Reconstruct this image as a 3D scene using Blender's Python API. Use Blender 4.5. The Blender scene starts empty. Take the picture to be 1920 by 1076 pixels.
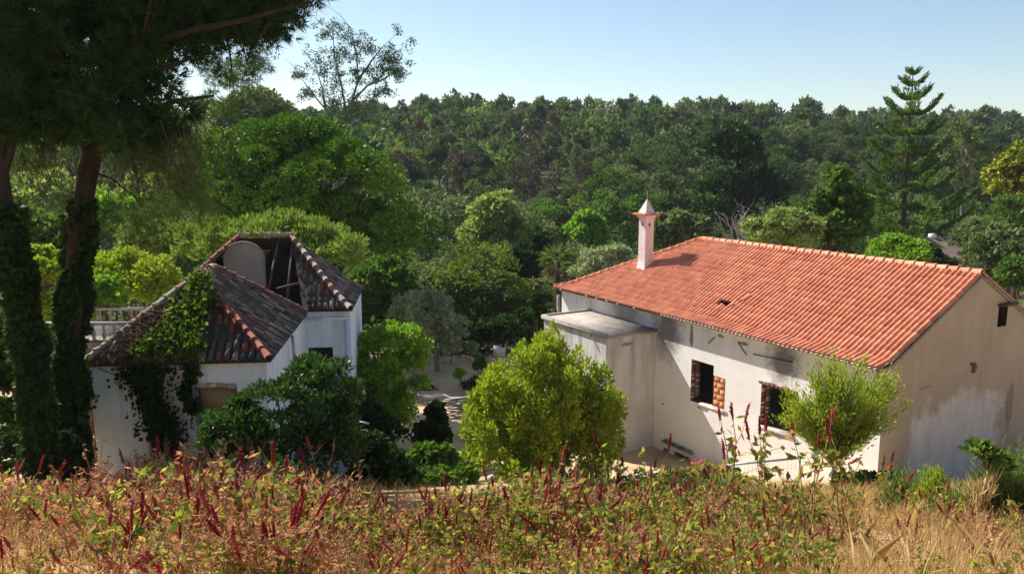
import bpy, math, random
import numpy as np
from mathutils import Vector, Matrix, Euler

SC = bpy.context.scene
COL = SC.collection
rng = np.random.default_rng(11)
random.seed(11)
R = math.radians

# ------------------------------------------------------------------ camera, sky, sun, exposure
FPX, PITCH = 1492.0, 0.1598
cam = bpy.data.cameras.new('camera')
cam.sensor_width = 36.0
cam.lens = FPX / 1920.0 * 36.0
cam.clip_start = 0.1
cam.clip_end = 4000.0
cam_o = bpy.data.objects.new('camera', cam)
COL.objects.link(cam_o)
cam_o.location = (0, 0, 0)
cam_o.rotation_euler = (math.pi / 2 - PITCH, 0, 0)
SC.camera = cam_o

SUN_AZ, SUN_EL = R(50.0), R(43.0)          # azimuth measured from +Y towards -X
sun_dir = Vector((-math.sin(SUN_AZ) * math.cos(SUN_EL), math.cos(SUN_AZ) * math.cos(SUN_EL), math.sin(SUN_EL)))
world = bpy.data.worlds.new('World')
SC.world = world
world.use_nodes = True
wn, wl = world.node_tree.nodes, world.node_tree.links
bg = wn['Background']
sky = wn.new('ShaderNodeTexSky')
sky.sky_type = 'NISHITA'
sky.sun_disc = False
sky.sun_elevation = SUN_EL
sky.sun_rotation = -SUN_AZ
sky.altitude = 50
sky.air_density = 1.0
sky.dust_density = 0.35
sky.ozone_density = 1.4
wl.new(sky.outputs[0], bg.inputs[0])
bg.inputs[1].default_value = 0.08
sun = bpy.data.lights.new('sun', 'SUN')
sun.energy = 5.0
sun.angle = R(0.53)
sun.color = (1.0, 0.94, 0.85)
sun_o = bpy.data.objects.new('sun', sun)
COL.objects.link(sun_o)
sun_o.rotation_euler = sun_dir.to_track_quat('Z', 'Y').to_euler()
vs = SC.view_settings
vs.view_transform = 'Standard'
vs.look = 'None'
vs.exposure = 0.86
vs.gamma = 1.0
vs.use_curve_mapping = False
SC.render.engine = 'CYCLES'
SC.cycles.use_denoising = True
SC.cycles.max_bounces = 6
SC.cycles.transparent_max_bounces = 8


# ------------------------------------------------------------------ helpers
def P(u, v, Y):
    """world point at distance Y (metres ahead) seen at photo pixel u, v"""
    x, y = (u - 960) / FPX, -(v - 538) / FPX
    c, s = math.cos(PITCH), math.sin(PITCH)
    d = np.array([x, c + y * s, -s + y * c])
    return d * (Y / d[1])


def uof(X, Y, Z):
    D = Y * math.cos(PITCH) - Z * math.sin(PITCH)
    return 960 + FPX * X / D


PY = np.array([-80, 0, 7, 14, 20, 24, 28, 31, 36, 50, 58, 75, 95, 120, 160, 220, 290, 330, 400, 700, 1600.])
PZ = np.array([24, -1.5, -4.0, -6.5, -8.8, -10.2, -11.7, -12.4, -12.6, -12.8, -13.4, -16.5, -18.5, -17.0, -11.5, -4, 3.5, 6.5, 8.5, 7, 0.])


def ground(x, y):
    x = np.asarray(x, float)
    y = np.asarray(y, float)
    z = np.interp(y, PY, PZ)
    far = np.clip((y - 90) / 150, 0, 1)
    z = z + far * (2.0 * np.sin(x * 0.021 + 1.0) - x * 0.007 + 1.2 * np.sin(x * 0.05 + y * 0.03))
    mid = np.clip((y - 52) / 40, 0, 1) * (1 - far)
    z = z + mid * (np.sin(x * .11) * .5 + np.clip(x - 8, 0, 40) * .05)
    near = np.clip((21 - y) / 4, 0, 1)
    z = z + near * (0.10 * np.sin(x * 1.3 + y * .7) + 0.07 * np.sin(x * .6 - y * 1.9))
    return z


def G(x, y):
    return float(ground(x, y))


def mk(name, V, F, mats=None, parent=None, smooth=False, fm=None):
    """one mesh object from arrays; F is a list of index arrays (tris / quads / n-gons of equal size each)"""
    me = bpy.data.meshes.new(name)
    fill(me, V, F, smooth, fm)
    o = bpy.data.objects.new(name, me)
    COL.objects.link(o)
    if mats is not None:
        for m in (mats if isinstance(mats, (list, tuple)) else [mats]):
            me.materials.append(m)
    if parent is not None:
        o.parent = parent
    return o


def fill(me, V, F, smooth=False, fm=None):
    V = np.ascontiguousarray(V, dtype=np.float32)
    if not isinstance(F, list):
        F = [F]
    F = [np.ascontiguousarray(f, dtype=np.int32) for f in F if len(f)]
    me.vertices.add(len(V))
    me.vertices.foreach_set('co', V.ravel())
    loops = np.concatenate([f.ravel() for f in F])
    sizes = np.concatenate([np.full(len(f), f.shape[1], np.int32) for f in F])
    me.loops.add(len(loops))
    me.loops.foreach_set('vertex_index', loops)
    starts = np.concatenate([[0], np.cumsum(sizes)[:-1]]).astype(np.int32)
    me.polygons.add(len(sizes))
    me.polygons.foreach_set('loop_start', starts)
    if fm is not None:
        me.polygons.foreach_set('material_index', np.asarray(fm, np.int32))
    if smooth:
        me.polygons.foreach_set('use_smooth', np.ones(len(sizes), bool))
    me.update(calc_edges=True)


class MB:
    """collects boxes, tubes and sheets; build() links them as ONE mesh object"""
    def __init__(self):
        self.V, self.F, self.n = [], [], 0

    def add(self, V, F):
        V = np.asarray(V, float).reshape(-1, 3)
        if not isinstance(F, list):
            F = [F]
        for f in F:
            self.F.append(np.asarray(f, int) + self.n)
        self.V.append(V)
        self.n += len(V)
        return self

    def box(self, a, b, M=None, jit=0.0):
        x0, y0, z0 = a
        x1, y1, z1 = b
        V = np.array([(x0, y0, z0), (x1, y0, z0), (x1, y1, z0), (x0, y1, z0), (x0, y0, z1), (x1, y0, z1), (x1, y1, z1), (x0, y1, z1)], float)
        if jit:
            V += rng.uniform(-jit, jit, V.shape)
        if M is not None:
            V = np.array([M @ Vector(v) for v in V])
        return self.add(V, np.array([(0, 3, 2, 1), (4, 5, 6, 7), (0, 1, 5, 4), (1, 2, 6, 5), (2, 3, 7, 6), (3, 0, 4, 7)]))

    def tube(self, path, rad, sides=8, cap=True):
        V, F = tube(path, rad, sides, cap)
        return self.add(V, F)

    def quad(self, *pts):
        return self.add(pts, np.arange(len(pts))[None, :])

    def build(self, name, mats, parent=None, smooth=False):
        F3 = [f for f in self.F if f.shape[1] == 3]
        F4 = [f for f in self.F if f.shape[1] == 4]
        Fn = [f for f in self.F if f.shape[1] > 4]
        F = ([np.concatenate(F3)] if F3 else []) + ([np.concatenate(F4)] if F4 else []) + Fn
        return mk(name, np.concatenate(self.V), F, mats, parent, smooth)


def tube(path, rad, sides=8, cap=True):
    path = np.asarray(path, float)
    m = len(path)
    rad = np.broadcast_to(np.asarray(rad, float), (m,))
    t = np.gradient(path, axis=0)
    t /= np.linalg.norm(t, axis=1)[:, None] + 1e-9
    ref = np.array([0, 0, 1.0]) if abs(t[:, 2]).mean() < 0.8 else np.array([1.0, 0, 0])
    u = np.cross(t, ref)
    u /= np.linalg.norm(u, axis=1)[:, None] + 1e-9
    w = np.cross(t, u)
    ang = np.arange(sides) * 2 * math.pi / sides
    V = (path[:, None, :] + rad[:, None, None] * (np.cos(ang)[None, :, None] * u[:, None, :] + np.sin(ang)[None, :, None] * w[:, None, :])).reshape(-1, 3)
    i = np.arange(m - 1)[:, None] * sides
    j = np.arange(sides)[None, :]
    k = (j + 1) % sides
    F = [np.stack([i + j, i + k, i + sides + k, i + sides + j], -1).reshape(-1, 4)]
    if cap and sides > 2:
        F.append(np.arange(sides)[None, ::-1])
        F.append(((m - 1) * sides + np.arange(sides))[None, :])
    return V, F


def empty(name, loc, rz=0.0):
    o = bpy.data.objects.new(name, None)
    COL.objects.link(o)
    o.location = loc
    o.rotation_euler = (0, 0, rz)
    o.empty_display_size = 0.2
    return o


def tag(o, label=None, cat=None, group=None, kind=None):
    if label:
        o['label'] = label
    if cat:
        o['category'] = cat
        o['kind'] = 'thing'
    if group:
        o['group'] = group
    if kind:
        o['kind'] = kind
    return o


def inst(name, me, parent=None, M=None):
    o = bpy.data.objects.new(name, me)
    COL.objects.link(o)
    if parent is not None:
        o.parent = parent
    if M is not None:
        o.matrix_basis = M
    return o


# ------------------------------------------------------------------ materials
def newmat(name):
    m = bpy.data.materials.new(name)
    m.use_nodes = True
    nt = m.node_tree
    b = nt.nodes['Principled BSDF']
    return m, nt.nodes, nt.links, b


def ramp(nodes, stops, interp='LINEAR'):
    r = nodes.new('ShaderNodeValToRGB')
    r.color_ramp.interpolation = interp
    el = r.color_ramp.elements
    while len(el) < len(stops):
        el.new(0.5)
    for e, (p, c) in zip(el, stops):
        e.position = p
        e.color = (*c, 1)
    return r


def rnd(nodes, links):
    """random number per loose piece and per object"""
    g = nodes.new('ShaderNodeNewGeometry')
    oi = nodes.new('ShaderNodeObjectInfo')
    a = nodes.new('ShaderNodeMath')
    a.operation = 'ADD'
    links.new(g.outputs['Random Per Island'], a.inputs[0])
    links.new(oi.outputs['Random'], a.inputs[1])
    f = nodes.new('ShaderNodeMath')
    f.operation = 'FRACT'
    links.new(a.outputs[0], f.inputs[0])
    return f.outputs[0]


def noise(nodes, links, scale, detail=5, rough=0.6, coord='Object', stretch=None, dist=0.0):
    tc = nodes.new('ShaderNodeTexCoord')
    n = nodes.new('ShaderNodeTexNoise')
    n.inputs['Scale'].default_value = scale
    n.inputs['Detail'].default_value = detail
    n.inputs['Roughness'].default_value = rough
    n.inputs['Distortion'].default_value = dist
    out = tc.outputs[coord]
    if stretch:
        mp = nodes.new('ShaderNodeMapping')
        mp.inputs['Scale'].default_value = stretch
        links.new(out, mp.inputs[0])
        out = mp.outputs[0]
    links.new(out, n.inputs['Vector'])
    return n.outputs[0]


def mix(nodes, links, fac, a, b, mode='MIX'):
    m = nodes.new('ShaderNodeMix')
    m.data_type = 'RGBA'
    m.blend_type = mode
    for sock, val in ((m.inputs[0], fac), (m.inputs[6], a), (m.inputs[7], b)):
        if isinstance(val, bpy.types.NodeSocket):
            links.new(val, sock)
        elif isinstance(val, (tuple, list)):
            sock.default_value = (*val, 1)
        else:
            sock.default_value = val
    return m.outputs[2]


def mrange(nodes, links, val, a, b, c=0.0, d=1.0):
    m = nodes.new('ShaderNodeMapRange')
    m.inputs[1].default_value = a
    m.inputs[2].default_value = b
    m.inputs[3].default_value = c
    m.inputs[4].default_value = d
    links.new(val, m.inputs[0])
    return m.outputs[0]


def math2(nodes, links, op, a, b):
    m = nodes.new('ShaderNodeMath')
    m.operation = op
    for s, v in ((m.inputs[0], a), (m.inputs[1], b)):
        if isinstance(v, bpy.types.NodeSocket):
            links.new(v, s)
        else:
            s.default_value = v
    return m.outputs[0]


def bump(nodes, links, bsdf, height, strength=0.4, dist=0.02):
    b = nodes.new('ShaderNodeBump')
    b.inputs['Strength'].default_value = strength
    b.inputs['Distance'].default_value = dist
    links.new(height, b.inputs['Height'])
    links.new(b.outputs[0], bsdf.inputs['Normal'])


def plain(name, c0, c1, scale=6.0, rough=0.85, bmp=0.3, perpiece=0.0, metal=0.0, stretch=None):
    """rough matte surface: mottled between two colours, with fine relief"""
    m, n, l, b = newmat(name)
    f = noise(n, l, scale, 8, 0.65, stretch=stretch)
    r = ramp(n, [(0.3, c0), (0.7, c1)])
    l.new(f, r.inputs[0])
    col = r.outputs[0]
    if perpiece:
        v = mrange(n, l, rnd(n, l), 0, 1, 1 - perpiece, 1 + perpiece)
        h = n.new('ShaderNodeHueSaturation')
        l.new(v, h.inputs['Value'])
        l.new(col, h.inputs['Color'])
        col = h.outputs[0]
    l.new(col, b.inputs['Base Color'])
    b.inputs['Roughness'].default_value = rough
    b.inputs['Metallic'].default_value = metal
    b.inputs['Specular IOR Level'].default_value = 0.3
    if bmp:
        bump(n, l, b, noise(n, l, scale * 6, 6, 0.7), bmp)
    return m


def foliage(name, stops, trans=0.35, tcol=None, rough=0.65, obj_var=0.25, spec=0.14, far=False):
    """leaf material: each leaf takes a colour between the stops; thin leaves pass light"""
    m, n, l, b = newmat(name)
    r = ramp(n, stops)
    if far:     # neighbouring leaves alike, tree from tree different
        ge = n.new('ShaderNodeNewGeometry')
        nz = n.new('ShaderNodeTexNoise')
        nz.inputs['Scale'].default_value = .12
        nz.inputs['Detail'].default_value = 3
        l.new(ge.outputs['Position'], nz.inputs['Vector'])
        fa = math2(n, l, 'ADD', mrange(n, l, nz.outputs[0], .25, .75, -.25, 1.05), mrange(n, l, rnd(n, l), 0, 1, -.08, .28))
        l.new(fa, r.inputs[0])
    else:
        l.new(rnd(n, l), r.inputs[0])
    col = r.outputs[0]
    f = noise(n, l, 0.9, 3, 0.6)
    v = mrange(n, l, f, 0.3, 0.7, 1 - obj_var, 1 + obj_var)
    h = n.new('ShaderNodeHueSaturation')
    l.new(v, h.inputs['Value'])
    l.new(col, h.inputs['Color'])
    col = h.outputs[0]
    l.new(col, b.inputs['Base Color'])
    b.inputs['Roughness'].default_value = rough
    b.inputs['Specular IOR Level'].default_value = spec
    t = n.new('ShaderNodeBsdfTranslucent')
    tc = mix(n, l, 1.0, col, tcol or (1.25, 1.35, 0.7), 'MULTIPLY')
    l.new(tc, t.inputs[0])
    ms = n.new('ShaderNodeMixShader')
    ms.inputs[0].default_value = trans
    l.new(b.outputs[0], ms.inputs[1])
    l.new(t.outputs[0], ms.inputs[2])
    l.new(ms.outputs[0], n['Material Output'].inputs[0])
    return m


M = {}
M['lime'] = foliage('lime_leaves', [(0, (0.169, 0.246, 0.021)), (.5, (0.289, 0.363, 0.031)), (1, (0.406, 0.440, 0.051))], 0.34)
M['lime2'] = foliage('bright_green_leaves', [(0, (0.111, 0.225, 0.020)), (.5, (0.190, 0.344, 0.031)), (1, (0.293, 0.430, 0.051))], 0.36)
M['mid'] = foliage('mid_green_leaves', [(0, (0.047, 0.109, 0.019)), (.5, (0.086, 0.164, 0.028)), (1, (0.140, 0.218, 0.047))], .38)
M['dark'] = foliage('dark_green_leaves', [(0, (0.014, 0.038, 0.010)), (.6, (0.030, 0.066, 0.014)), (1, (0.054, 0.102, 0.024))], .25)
M['grey'] = foliage('grey_green_leaves', [(0, (0.081, 0.115, 0.047)), (.5, (0.135, 0.175, 0.075)), (1, (0.215, 0.243, 0.121))], .35)
M['silver'] = foliage('silver_leaves', [(0, (0.176, 0.209, 0.121)), (.5, (0.264, 0.297, 0.187)), (1, (0.363, 0.396, 0.275))], .35)
M['pale'] = foliage('pale_green_leaves', [(0, (0.149, 0.209, 0.060)), (.5, (0.239, 0.299, 0.090)), (1, (0.344, 0.389, 0.149))], .40)
M['euc'] = foliage('eucalyptus_leaves', [(0, (0.048, 0.076, 0.030)), (.5, (0.083, 0.118, 0.044)), (1, (0.138, 0.173, 0.070))], .32, far=True)
M['forestpine'] = foliage('forest_pine_needles', [(0, (0.034, 0.067, 0.019)), (.5, (0.060, 0.108, 0.026)), (1, (0.108, 0.155, 0.041))], .28, far=True)
M['forestlime'] = foliage('forest_scrub_leaves', [(0, (0.088, 0.131, 0.022)), (.5, (0.146, 0.204, 0.032)), (1, (0.204, 0.263, 0.050))], .35, far=True)
M['glossy'] = foliage('glossy_dark_leaves', [(0, (.025, .06, .014)), (.6, (.045, .10, .022)), (1, (.08, .15, .035))], .28, rough=.4, spec=.35)
M['broom'] = foliage('broom_green_leaves', [(0, (.08, .13, .03)), (.5, (.13, .19, .045)), (1, (.20, .25, .07))], .4)
M['drytwig'] = foliage('dry_twiggy_leaves', [(0, (.07, .055, .038)), (.5, (.11, .085, .055)), (1, (.12, .11, .06))], .15, far=True)
M['pine'] = foliage('big_pine_needles', [(0, (0.016, 0.046, 0.014)), (.6, (0.034, 0.078, 0.021)), (1, (0.069, 0.115, 0.032))], .22)
M['stonepine'] = foliage('stone_pine_needles', [(0, (0.065, 0.152, 0.015)), (.5, (0.108, 0.232, 0.021)), (1, (0.174, 0.305, 0.032))], .07)
M['limepine'] = foliage('lime_pine_needles', [(0, (0.111, 0.173, 0.031)), (.5, (0.173, 0.247, 0.044)), (1, (0.247, 0.309, 0.074))], 0.3)
M['norfolk'] = foliage('norfolk_needles', [(0, (0.052, 0.104, 0.028)), (.5, (0.096, 0.165, 0.038)), (1, (0.157, 0.244, 0.052))], .28)
M['yellowtree'] = foliage('yellow_blossom_leaves', [(0, (.06, .12, .02)), (.6, (.15, .20, .03)), (.68, (.50, .42, .05)), (1, (.62, .52, .09))], .35, obj_var=.15)
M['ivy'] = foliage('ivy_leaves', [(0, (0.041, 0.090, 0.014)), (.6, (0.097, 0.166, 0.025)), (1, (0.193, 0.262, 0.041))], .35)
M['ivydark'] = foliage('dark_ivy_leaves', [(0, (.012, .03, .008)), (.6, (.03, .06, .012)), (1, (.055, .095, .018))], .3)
M['poke_leaf'] = foliage('weed_green_leaves', [(0, (0.081, 0.149, 0.023)), (.4, (0.184, 0.241, 0.046)), (.65, (0.391, 0.356, 0.081)), (.85, (0.483, 0.310, 0.115)), (1, (0.391, 0.172, 0.081))], .5, obj_var=.2)
M['poke_dry'] = foliage('weed_dry_leaves', [(0, (.30, .08, .045)), (.25, (.44, .16, .085)), (.5, (.52, .27, .14)), (.75, (.56, .38, .21)), (.92, (.40, .20, .11)), (.96, (.24, .26, .06)), (1, (.16, .21, .05))], .5, tcol=(1.2, 1.0, .85), obj_var=.2)
M['spike_red'] = foliage('red_flower_spike', [(0, (.16, .014, .02)), (.5, (.32, .02, .04)), (1, (.42, .08, .08))], .25, tcol=(1.2, .6, .6), obj_var=.2)
M['spike_brown'] = foliage('brown_seed_spike', [(0, (.16, .06, .035)), (.5, (.32, .14, .07)), (1, (.42, .26, .13))], .2, tcol=(1.2, .9, .6), obj_var=.2)
M['straw'] = foliage('dry_grass_blades', [(0, (0.363, 0.242, 0.097)), (.5, (0.532, 0.375, 0.169)), (1, (0.678, 0.520, 0.266))], .3, tcol=(1.1, 1.0, .8), obj_var=.2)
M['weedstem'] = plain('weed_stalk', (.24, .09, .045), (.46, .27, .14), 8, .7, .1)
M['bark'] = plain('pine_bark', (.04, .03, .022), (.13, .09, .065), 5, .95, .8, stretch=(1, 1, .25))
M['redbark'] = plain('reddish_pine_bark', (.018, .014, .011), (.05, .036, .028), 5, .95, .8, stretch=(1, 1, .25))
M['greybark'] = plain('grey_bark', (.10, .09, .075), (.26, .24, .20), 4, .9, .5, stretch=(1, 1, .3))
M['deadwood'] = plain('dead_wood', (.20, .17, .14), (.42, .38, .33), 6, .9, .3, perpiece=.25)
M['concrete'] = plain('weathered_concrete', (.20, .18, .16), (.38, .35, .31), 5, .95, .35)
M['slab'] = plain('slab_top', (.22, .19, .17), (.46, .40, .34), 2.2, .95, .4)
M['steel'] = plain('galvanised_steel', (.30, .32, .34), (.45, .47, .48), 12, .5, .05, metal=.6)
M['pipe'] = plain('grey_green_pipe', (.16, .22, .21), (.24, .31, .29), 8, .5, .05)
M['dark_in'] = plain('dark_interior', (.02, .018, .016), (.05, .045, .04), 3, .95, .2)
M['wood'] = plain('old_timber', (.13, .10, .07), (.28, .23, .18), 7, .9, .4, perpiece=.2, stretch=(1, 1, .3))
M['darkwood'] = plain('dark_timber', (.04, .03, .025), (.10, .08, .06), 7, .9, .4)
M['mortar'] = plain('white_mortar', (.55, .50, .46), (.80, .77, .73), 9, .9, .3)
M['orange_brick'] = plain('hollow_clay_brick', (.40, .15, .07), (.58, .26, .13), 5, .9, .06, perpiece=.12)
M['old_brick'] = plain('old_red_brick', (.10, .045, .035), (.27, .14, .105), 7, .95, .15, perpiece=.3)
M['board'] = plain('beige_board', (.24, .18, .10), (.34, .26, .15), 2, .8, .1)
M['blueframe'] = plain('blue_grey_frame', (.10, .12, .15), (.20, .23, .27), 8, .8, .2)
M['rubble'] = plain('pale_rubble', (.28, .22, .18), (.60, .54, .48), 6, .95, .5, perpiece=.25)
M['blackrubber'] = plain('black_rubber', (.015, .015, .015), (.04, .04, .04), 8, .7, .1)
M['whitesheet'] = plain('white_panel', (.55, .56, .56), (.75, .75, .74), 4, .7, .1)
M['redpaint'] = plain('red_paint', (.45, .03, .03), (.60, .07, .06), 8, .5, .05)
M['chimney'] = plain('pink_white_render', (.66, .52, .53), (.80, .70, .70), 3, .9, .15)
M['chimcap'] = plain('grey_white_cap', (.52, .48, .45), (.72, .68, .64), 5, .9, .3)
M['cable'] = plain('black_cable', (.015, .015, .015), (.03, .03, .03), 5, .6, 0)
M['farroof'] = plain('brown_far_roof', (.13, .09, .075), (.24, .18, .15), 3, .95, .3)
M['farwall'] = plain('pale_far_wall', (.45, .46, .46), (.60, .60, .58), 2, .9, .1)
M['palm'] = foliage('palm_fronds', [(0, (.06, .09, .02)), (.6, (.12, .16, .035)), (1, (.22, .20, .07))], .3)
M['deadfrond'] = foliage('dry_palm_skirt', [(0, (.16, .11, .05)), (1, (.28, .20, .10))], .2)


def tile_mat(name, stops, rough=.85, interp='LINEAR', dirt=.35, dscale=3.0):
    m, n, l, b = newmat(name)
    r = ramp(n, stops, interp)
    l.new(rnd(n, l), r.inputs[0])
    f = noise(n, l, dscale, 8, .7, coord='Generated') if False else noise(n, l, dscale, 8, .7)
    d = ramp(n, [(.35, (1 - dirt, 1 - dirt, 1 - dirt)), (.6, (1.0, 1.0, 1.0)), (.85, (1.12, 1.1, 1.06))])
    l.new(f, d.inputs[0])
    l.new(mix(n, l, 1.0, r.outputs[0], d.outputs[0], 'MULTIPLY'), b.inputs['Base Color'])
    b.inputs['Roughness'].default_value = rough
    b.inputs['Specular IOR Level'].default_value = .3
    bump(n, l, b, noise(n, l, 40, 5, .7), .25, .004)
    return m


M['tile'] = tile_mat('orange_roof_tile', [(0, (.56, .205, .115)), (.3, (.66, .26, .15)), (.7, (.73, .30, .175)), (.95, (.76, .34, .21)), (1, (.50, .20, .13))], dirt=.20)
M['oldtile'] = tile_mat('old_mixed_tile', [(0, (.07, .063, .06)), (.14, (.125, .11, .10)), (.28, (.19, .075, .06)), (.38, (.19, .165, .145)), (.52, (.085, .075, .078)), (.64, (.06, .10, .095)), (.70, (.30, .265, .225)), (.82, (.23, .095, .07)), (.89, (.11, .09, .10)), (1, (.20, .22, .215))], interp='CONSTANT', dirt=.5, dscale=6)
M['oldpan'] = tile_mat('old_pan_tile', [(0, (.05, .042, .038)), (.5, (.10, .07, .058)), (.8, (.06, .055, .05)), (1, (.16, .07, .05))], dirt=.5, dscale=6)
M['oldridge'] = tile_mat('old_ridge_tile', [(0, (.26, .23, .19)), (.4, (.36, .30, .24)), (.7, (.30, .11, .07)), (1, (.20, .19, .17))], dirt=.45, dscale=5)
M['redridge'] = tile_mat('red_ridge_tile', [(0, (.20, .06, .045)), (.5, (.29, .09, .055)), (.8, (.16, .11, .09)), (1, (.22, .20, .17))], dirt=.4, dscale=5)


def plaster(name, base, base2, stain, top=None, streak=.5, patch=None, patch_col=None, corner=None):
    """lime plaster: large mottling, dark vertical rain streaks (stronger below the eaves), fine cracks, optional bare patch.
    coordinates are the building's own: x along, y out, z up"""
    m, n, l, b = newmat(name)
    big = noise(n, l, .55, 6, .6)
    r = ramp(n, [(.35, base), (.65, base2)])
    l.new(big, r.inputs[0])
    col = r.outputs[0]
    tc = n.new('ShaderNodeTexCoord')
    sp = n.new('ShaderNodeSeparateXYZ')
    l.new(tc.outputs['Object'], sp.inputs[0])
    if patch:
        wob = noise(n, l, .9, 6, .65)
        acc = None
        for (axis, lo, hi, soft) in patch:
            v = math2(n, l, 'ADD', sp.outputs[axis], mrange(n, l, wob, .2, .8, -.9, .9))
            a = math2(n, l, 'MULTIPLY', mrange(n, l, v, lo - soft, lo + soft), mrange(n, l, v, hi - soft, hi + soft, 1, 0))
            acc = a if acc is None else math2(n, l, 'MULTIPLY', acc, a)
        pn = mrange(n, l, noise(n, l, 2.5, 8, .7, stretch=(1, 1, .35)), .3, .55)
        col = mix(n, l, math2(n, l, 'MULTIPLY', acc, mrange(n, l, pn, 0, 1, .6, 1)), col, patch_col)
    st = noise(n, l, 1.6, 8, .7, stretch=(1.6, 1.6, .16))
    sf = mrange(n, l, st, .47, .74, 0, streak)
    if top:
        z0, z1 = top
        zz = math2(n, l, 'ADD', sp.outputs[2], mrange(n, l, noise(n, l, 1.1, 5, .6), .2, .8, -.7, .7))
        g = mrange(n, l, zz, z0, z1, .15, 1.0)
        sf = math2(n, l, 'MULTIPLY', sf, g)
    col = mix(n, l, sf, col, stain)
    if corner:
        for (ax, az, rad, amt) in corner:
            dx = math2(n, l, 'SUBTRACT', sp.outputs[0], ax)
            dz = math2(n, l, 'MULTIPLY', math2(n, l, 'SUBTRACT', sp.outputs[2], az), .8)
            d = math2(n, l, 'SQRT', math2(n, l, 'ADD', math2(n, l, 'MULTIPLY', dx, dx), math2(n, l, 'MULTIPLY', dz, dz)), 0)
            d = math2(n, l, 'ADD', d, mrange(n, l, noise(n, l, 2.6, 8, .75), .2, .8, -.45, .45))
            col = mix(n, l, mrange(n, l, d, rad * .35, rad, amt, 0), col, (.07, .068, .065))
    spk = mrange(n, l, noise(n, l, 7, 10, .8), .62, .75, 0, .35)
    col = mix(n, l, spk, col, stain)
    l.new(col, b.inputs['Base Color'])
    b.inputs['Roughness'].default_value = .93
    b.inputs['Specular IOR Level'].default_value = .2
    bump(n, l, b, noise(n, l, 4, 10, .75), .45, .03)
    return m


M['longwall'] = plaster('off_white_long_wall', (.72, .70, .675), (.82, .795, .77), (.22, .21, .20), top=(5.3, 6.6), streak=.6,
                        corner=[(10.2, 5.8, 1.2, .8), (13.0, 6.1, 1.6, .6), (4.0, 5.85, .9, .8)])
M['gable'] = plaster('beige_grey_gable', (.38, .315, .245), (.45, .375, .30), (.26, .22, .18), streak=.28,
                     patch=[(1, -6.7, -1.6, .28), (2, -2.0, 4.9, .25)], patch_col=(.60, .585, .58))
M['extwall'] = plaster('grey_white_extension', (.52, .51, .495), (.66, .645, .625), (.13, .125, .12), top=(2.4, 5.6), streak=1.0)
M['cotwall'] = plaster('shade_blue_cottage_wall', (.68, .78, .90), (.75, .84, .94), (.30, .33, .37), top=(4.0, 6.8), streak=.6,  # white wall; the blue of its sky-lit shade is put into the base colour
                       patch=[(0, -3.4, -2.3, .3), (2, 0.0, 9.0, .5)], patch_col=(.42, .42, .44))
M['archwall'] = plaster('grey_arched_wall', (.26, .25, .23), (.33, .315, .29), (.12, .11, .10), top=(7.5, 9.6), streak=.8)


def ground_mat():
    m, n, l, b = newmat('hillside_ground')
    tc = n.new('ShaderNodeTexCoord')
    sp = n.new('ShaderNodeSeparateXYZ')
    l.new(tc.outputs['Object'], sp.inputs[0])
    f1 = noise(n, l, .7, 8, .65)
    r1 = ramp(n, [(.3, (.26, .17, .08)), (.5, (.40, .28, .13)), (.7, (.47, .36, .19))])   # dry grass slope
    l.new(f1, r1.inputs[0])
    f2 = noise(n, l, .45, 8, .65)
    r2 = ramp(n, [(.32, (.30, .21, .12)), (.5, (.50, .36, .21)), (.7, (.60, .46, .29))])  # bare earth yard
    l.new(f2, r2.inputs[0])
    f3 = noise(n, l, .12, 8, .7)
    r3 = ramp(n, [(.3, (.04, .045, .018)), (.5, (.075, .075, .03)), (.7, (.12, .10, .05))])  # forest floor
    l.new(f3, r3.inputs[0])
    yn = math2(n, l, 'ADD', sp.outputs[1], mrange(n, l, noise(n, l, .3, 4, .6), .2, .8, -4, 4))
    c = mix(n, l, mrange(n, l, yn, 20, 25), r1.outputs[0], r2.outputs[0])
    c = mix(n, l, mrange(n, l, yn, 50, 55), c, r3.outputs[0])
    c = mix(n, l, mrange(n, l, yn, 345, 365), c, (.10, .17, .04))
    l.new(c, b.inputs['Base Color'])
    b.inputs['Roughness'].default_value = 1.0
    b.inputs['Specular IOR Level'].default_value = .1
    bump(n, l, b, noise(n, l, 6, 8, .75), .6, .06)
    return m


# ------------------------------------------------------------------ ground
ys = np.concatenate([np.linspace(-40, 4, 12), np.arange(5, 62, .75), np.arange(62, 160, 4), np.arange(160, 420, 8), np.linspace(420, 1600, 24)])
half = np.concatenate([np.arange(0, 26, .75), np.arange(26, 90, 4), np.arange(90, 300, 12), np.linspace(300, 1400, 20)])
xs = np.concatenate([-half[::-1][:-1], half])
XX, YY = np.meshgrid(xs, ys)
ZZ = ground(XX, YY)
nx, ny = len(xs), len(ys)
ii = (np.arange(ny - 1)[:, None] * nx + np.arange(nx - 1)[None, :]).ravel()
gro = mk('ground', np.stack([XX.ravel(), YY.ravel(), ZZ.ravel()], 1), np.stack([ii, ii + 1, ii + nx + 1, ii + nx], 1), ground_mat(), smooth=True)
tag(gro, kind='structure')


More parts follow.
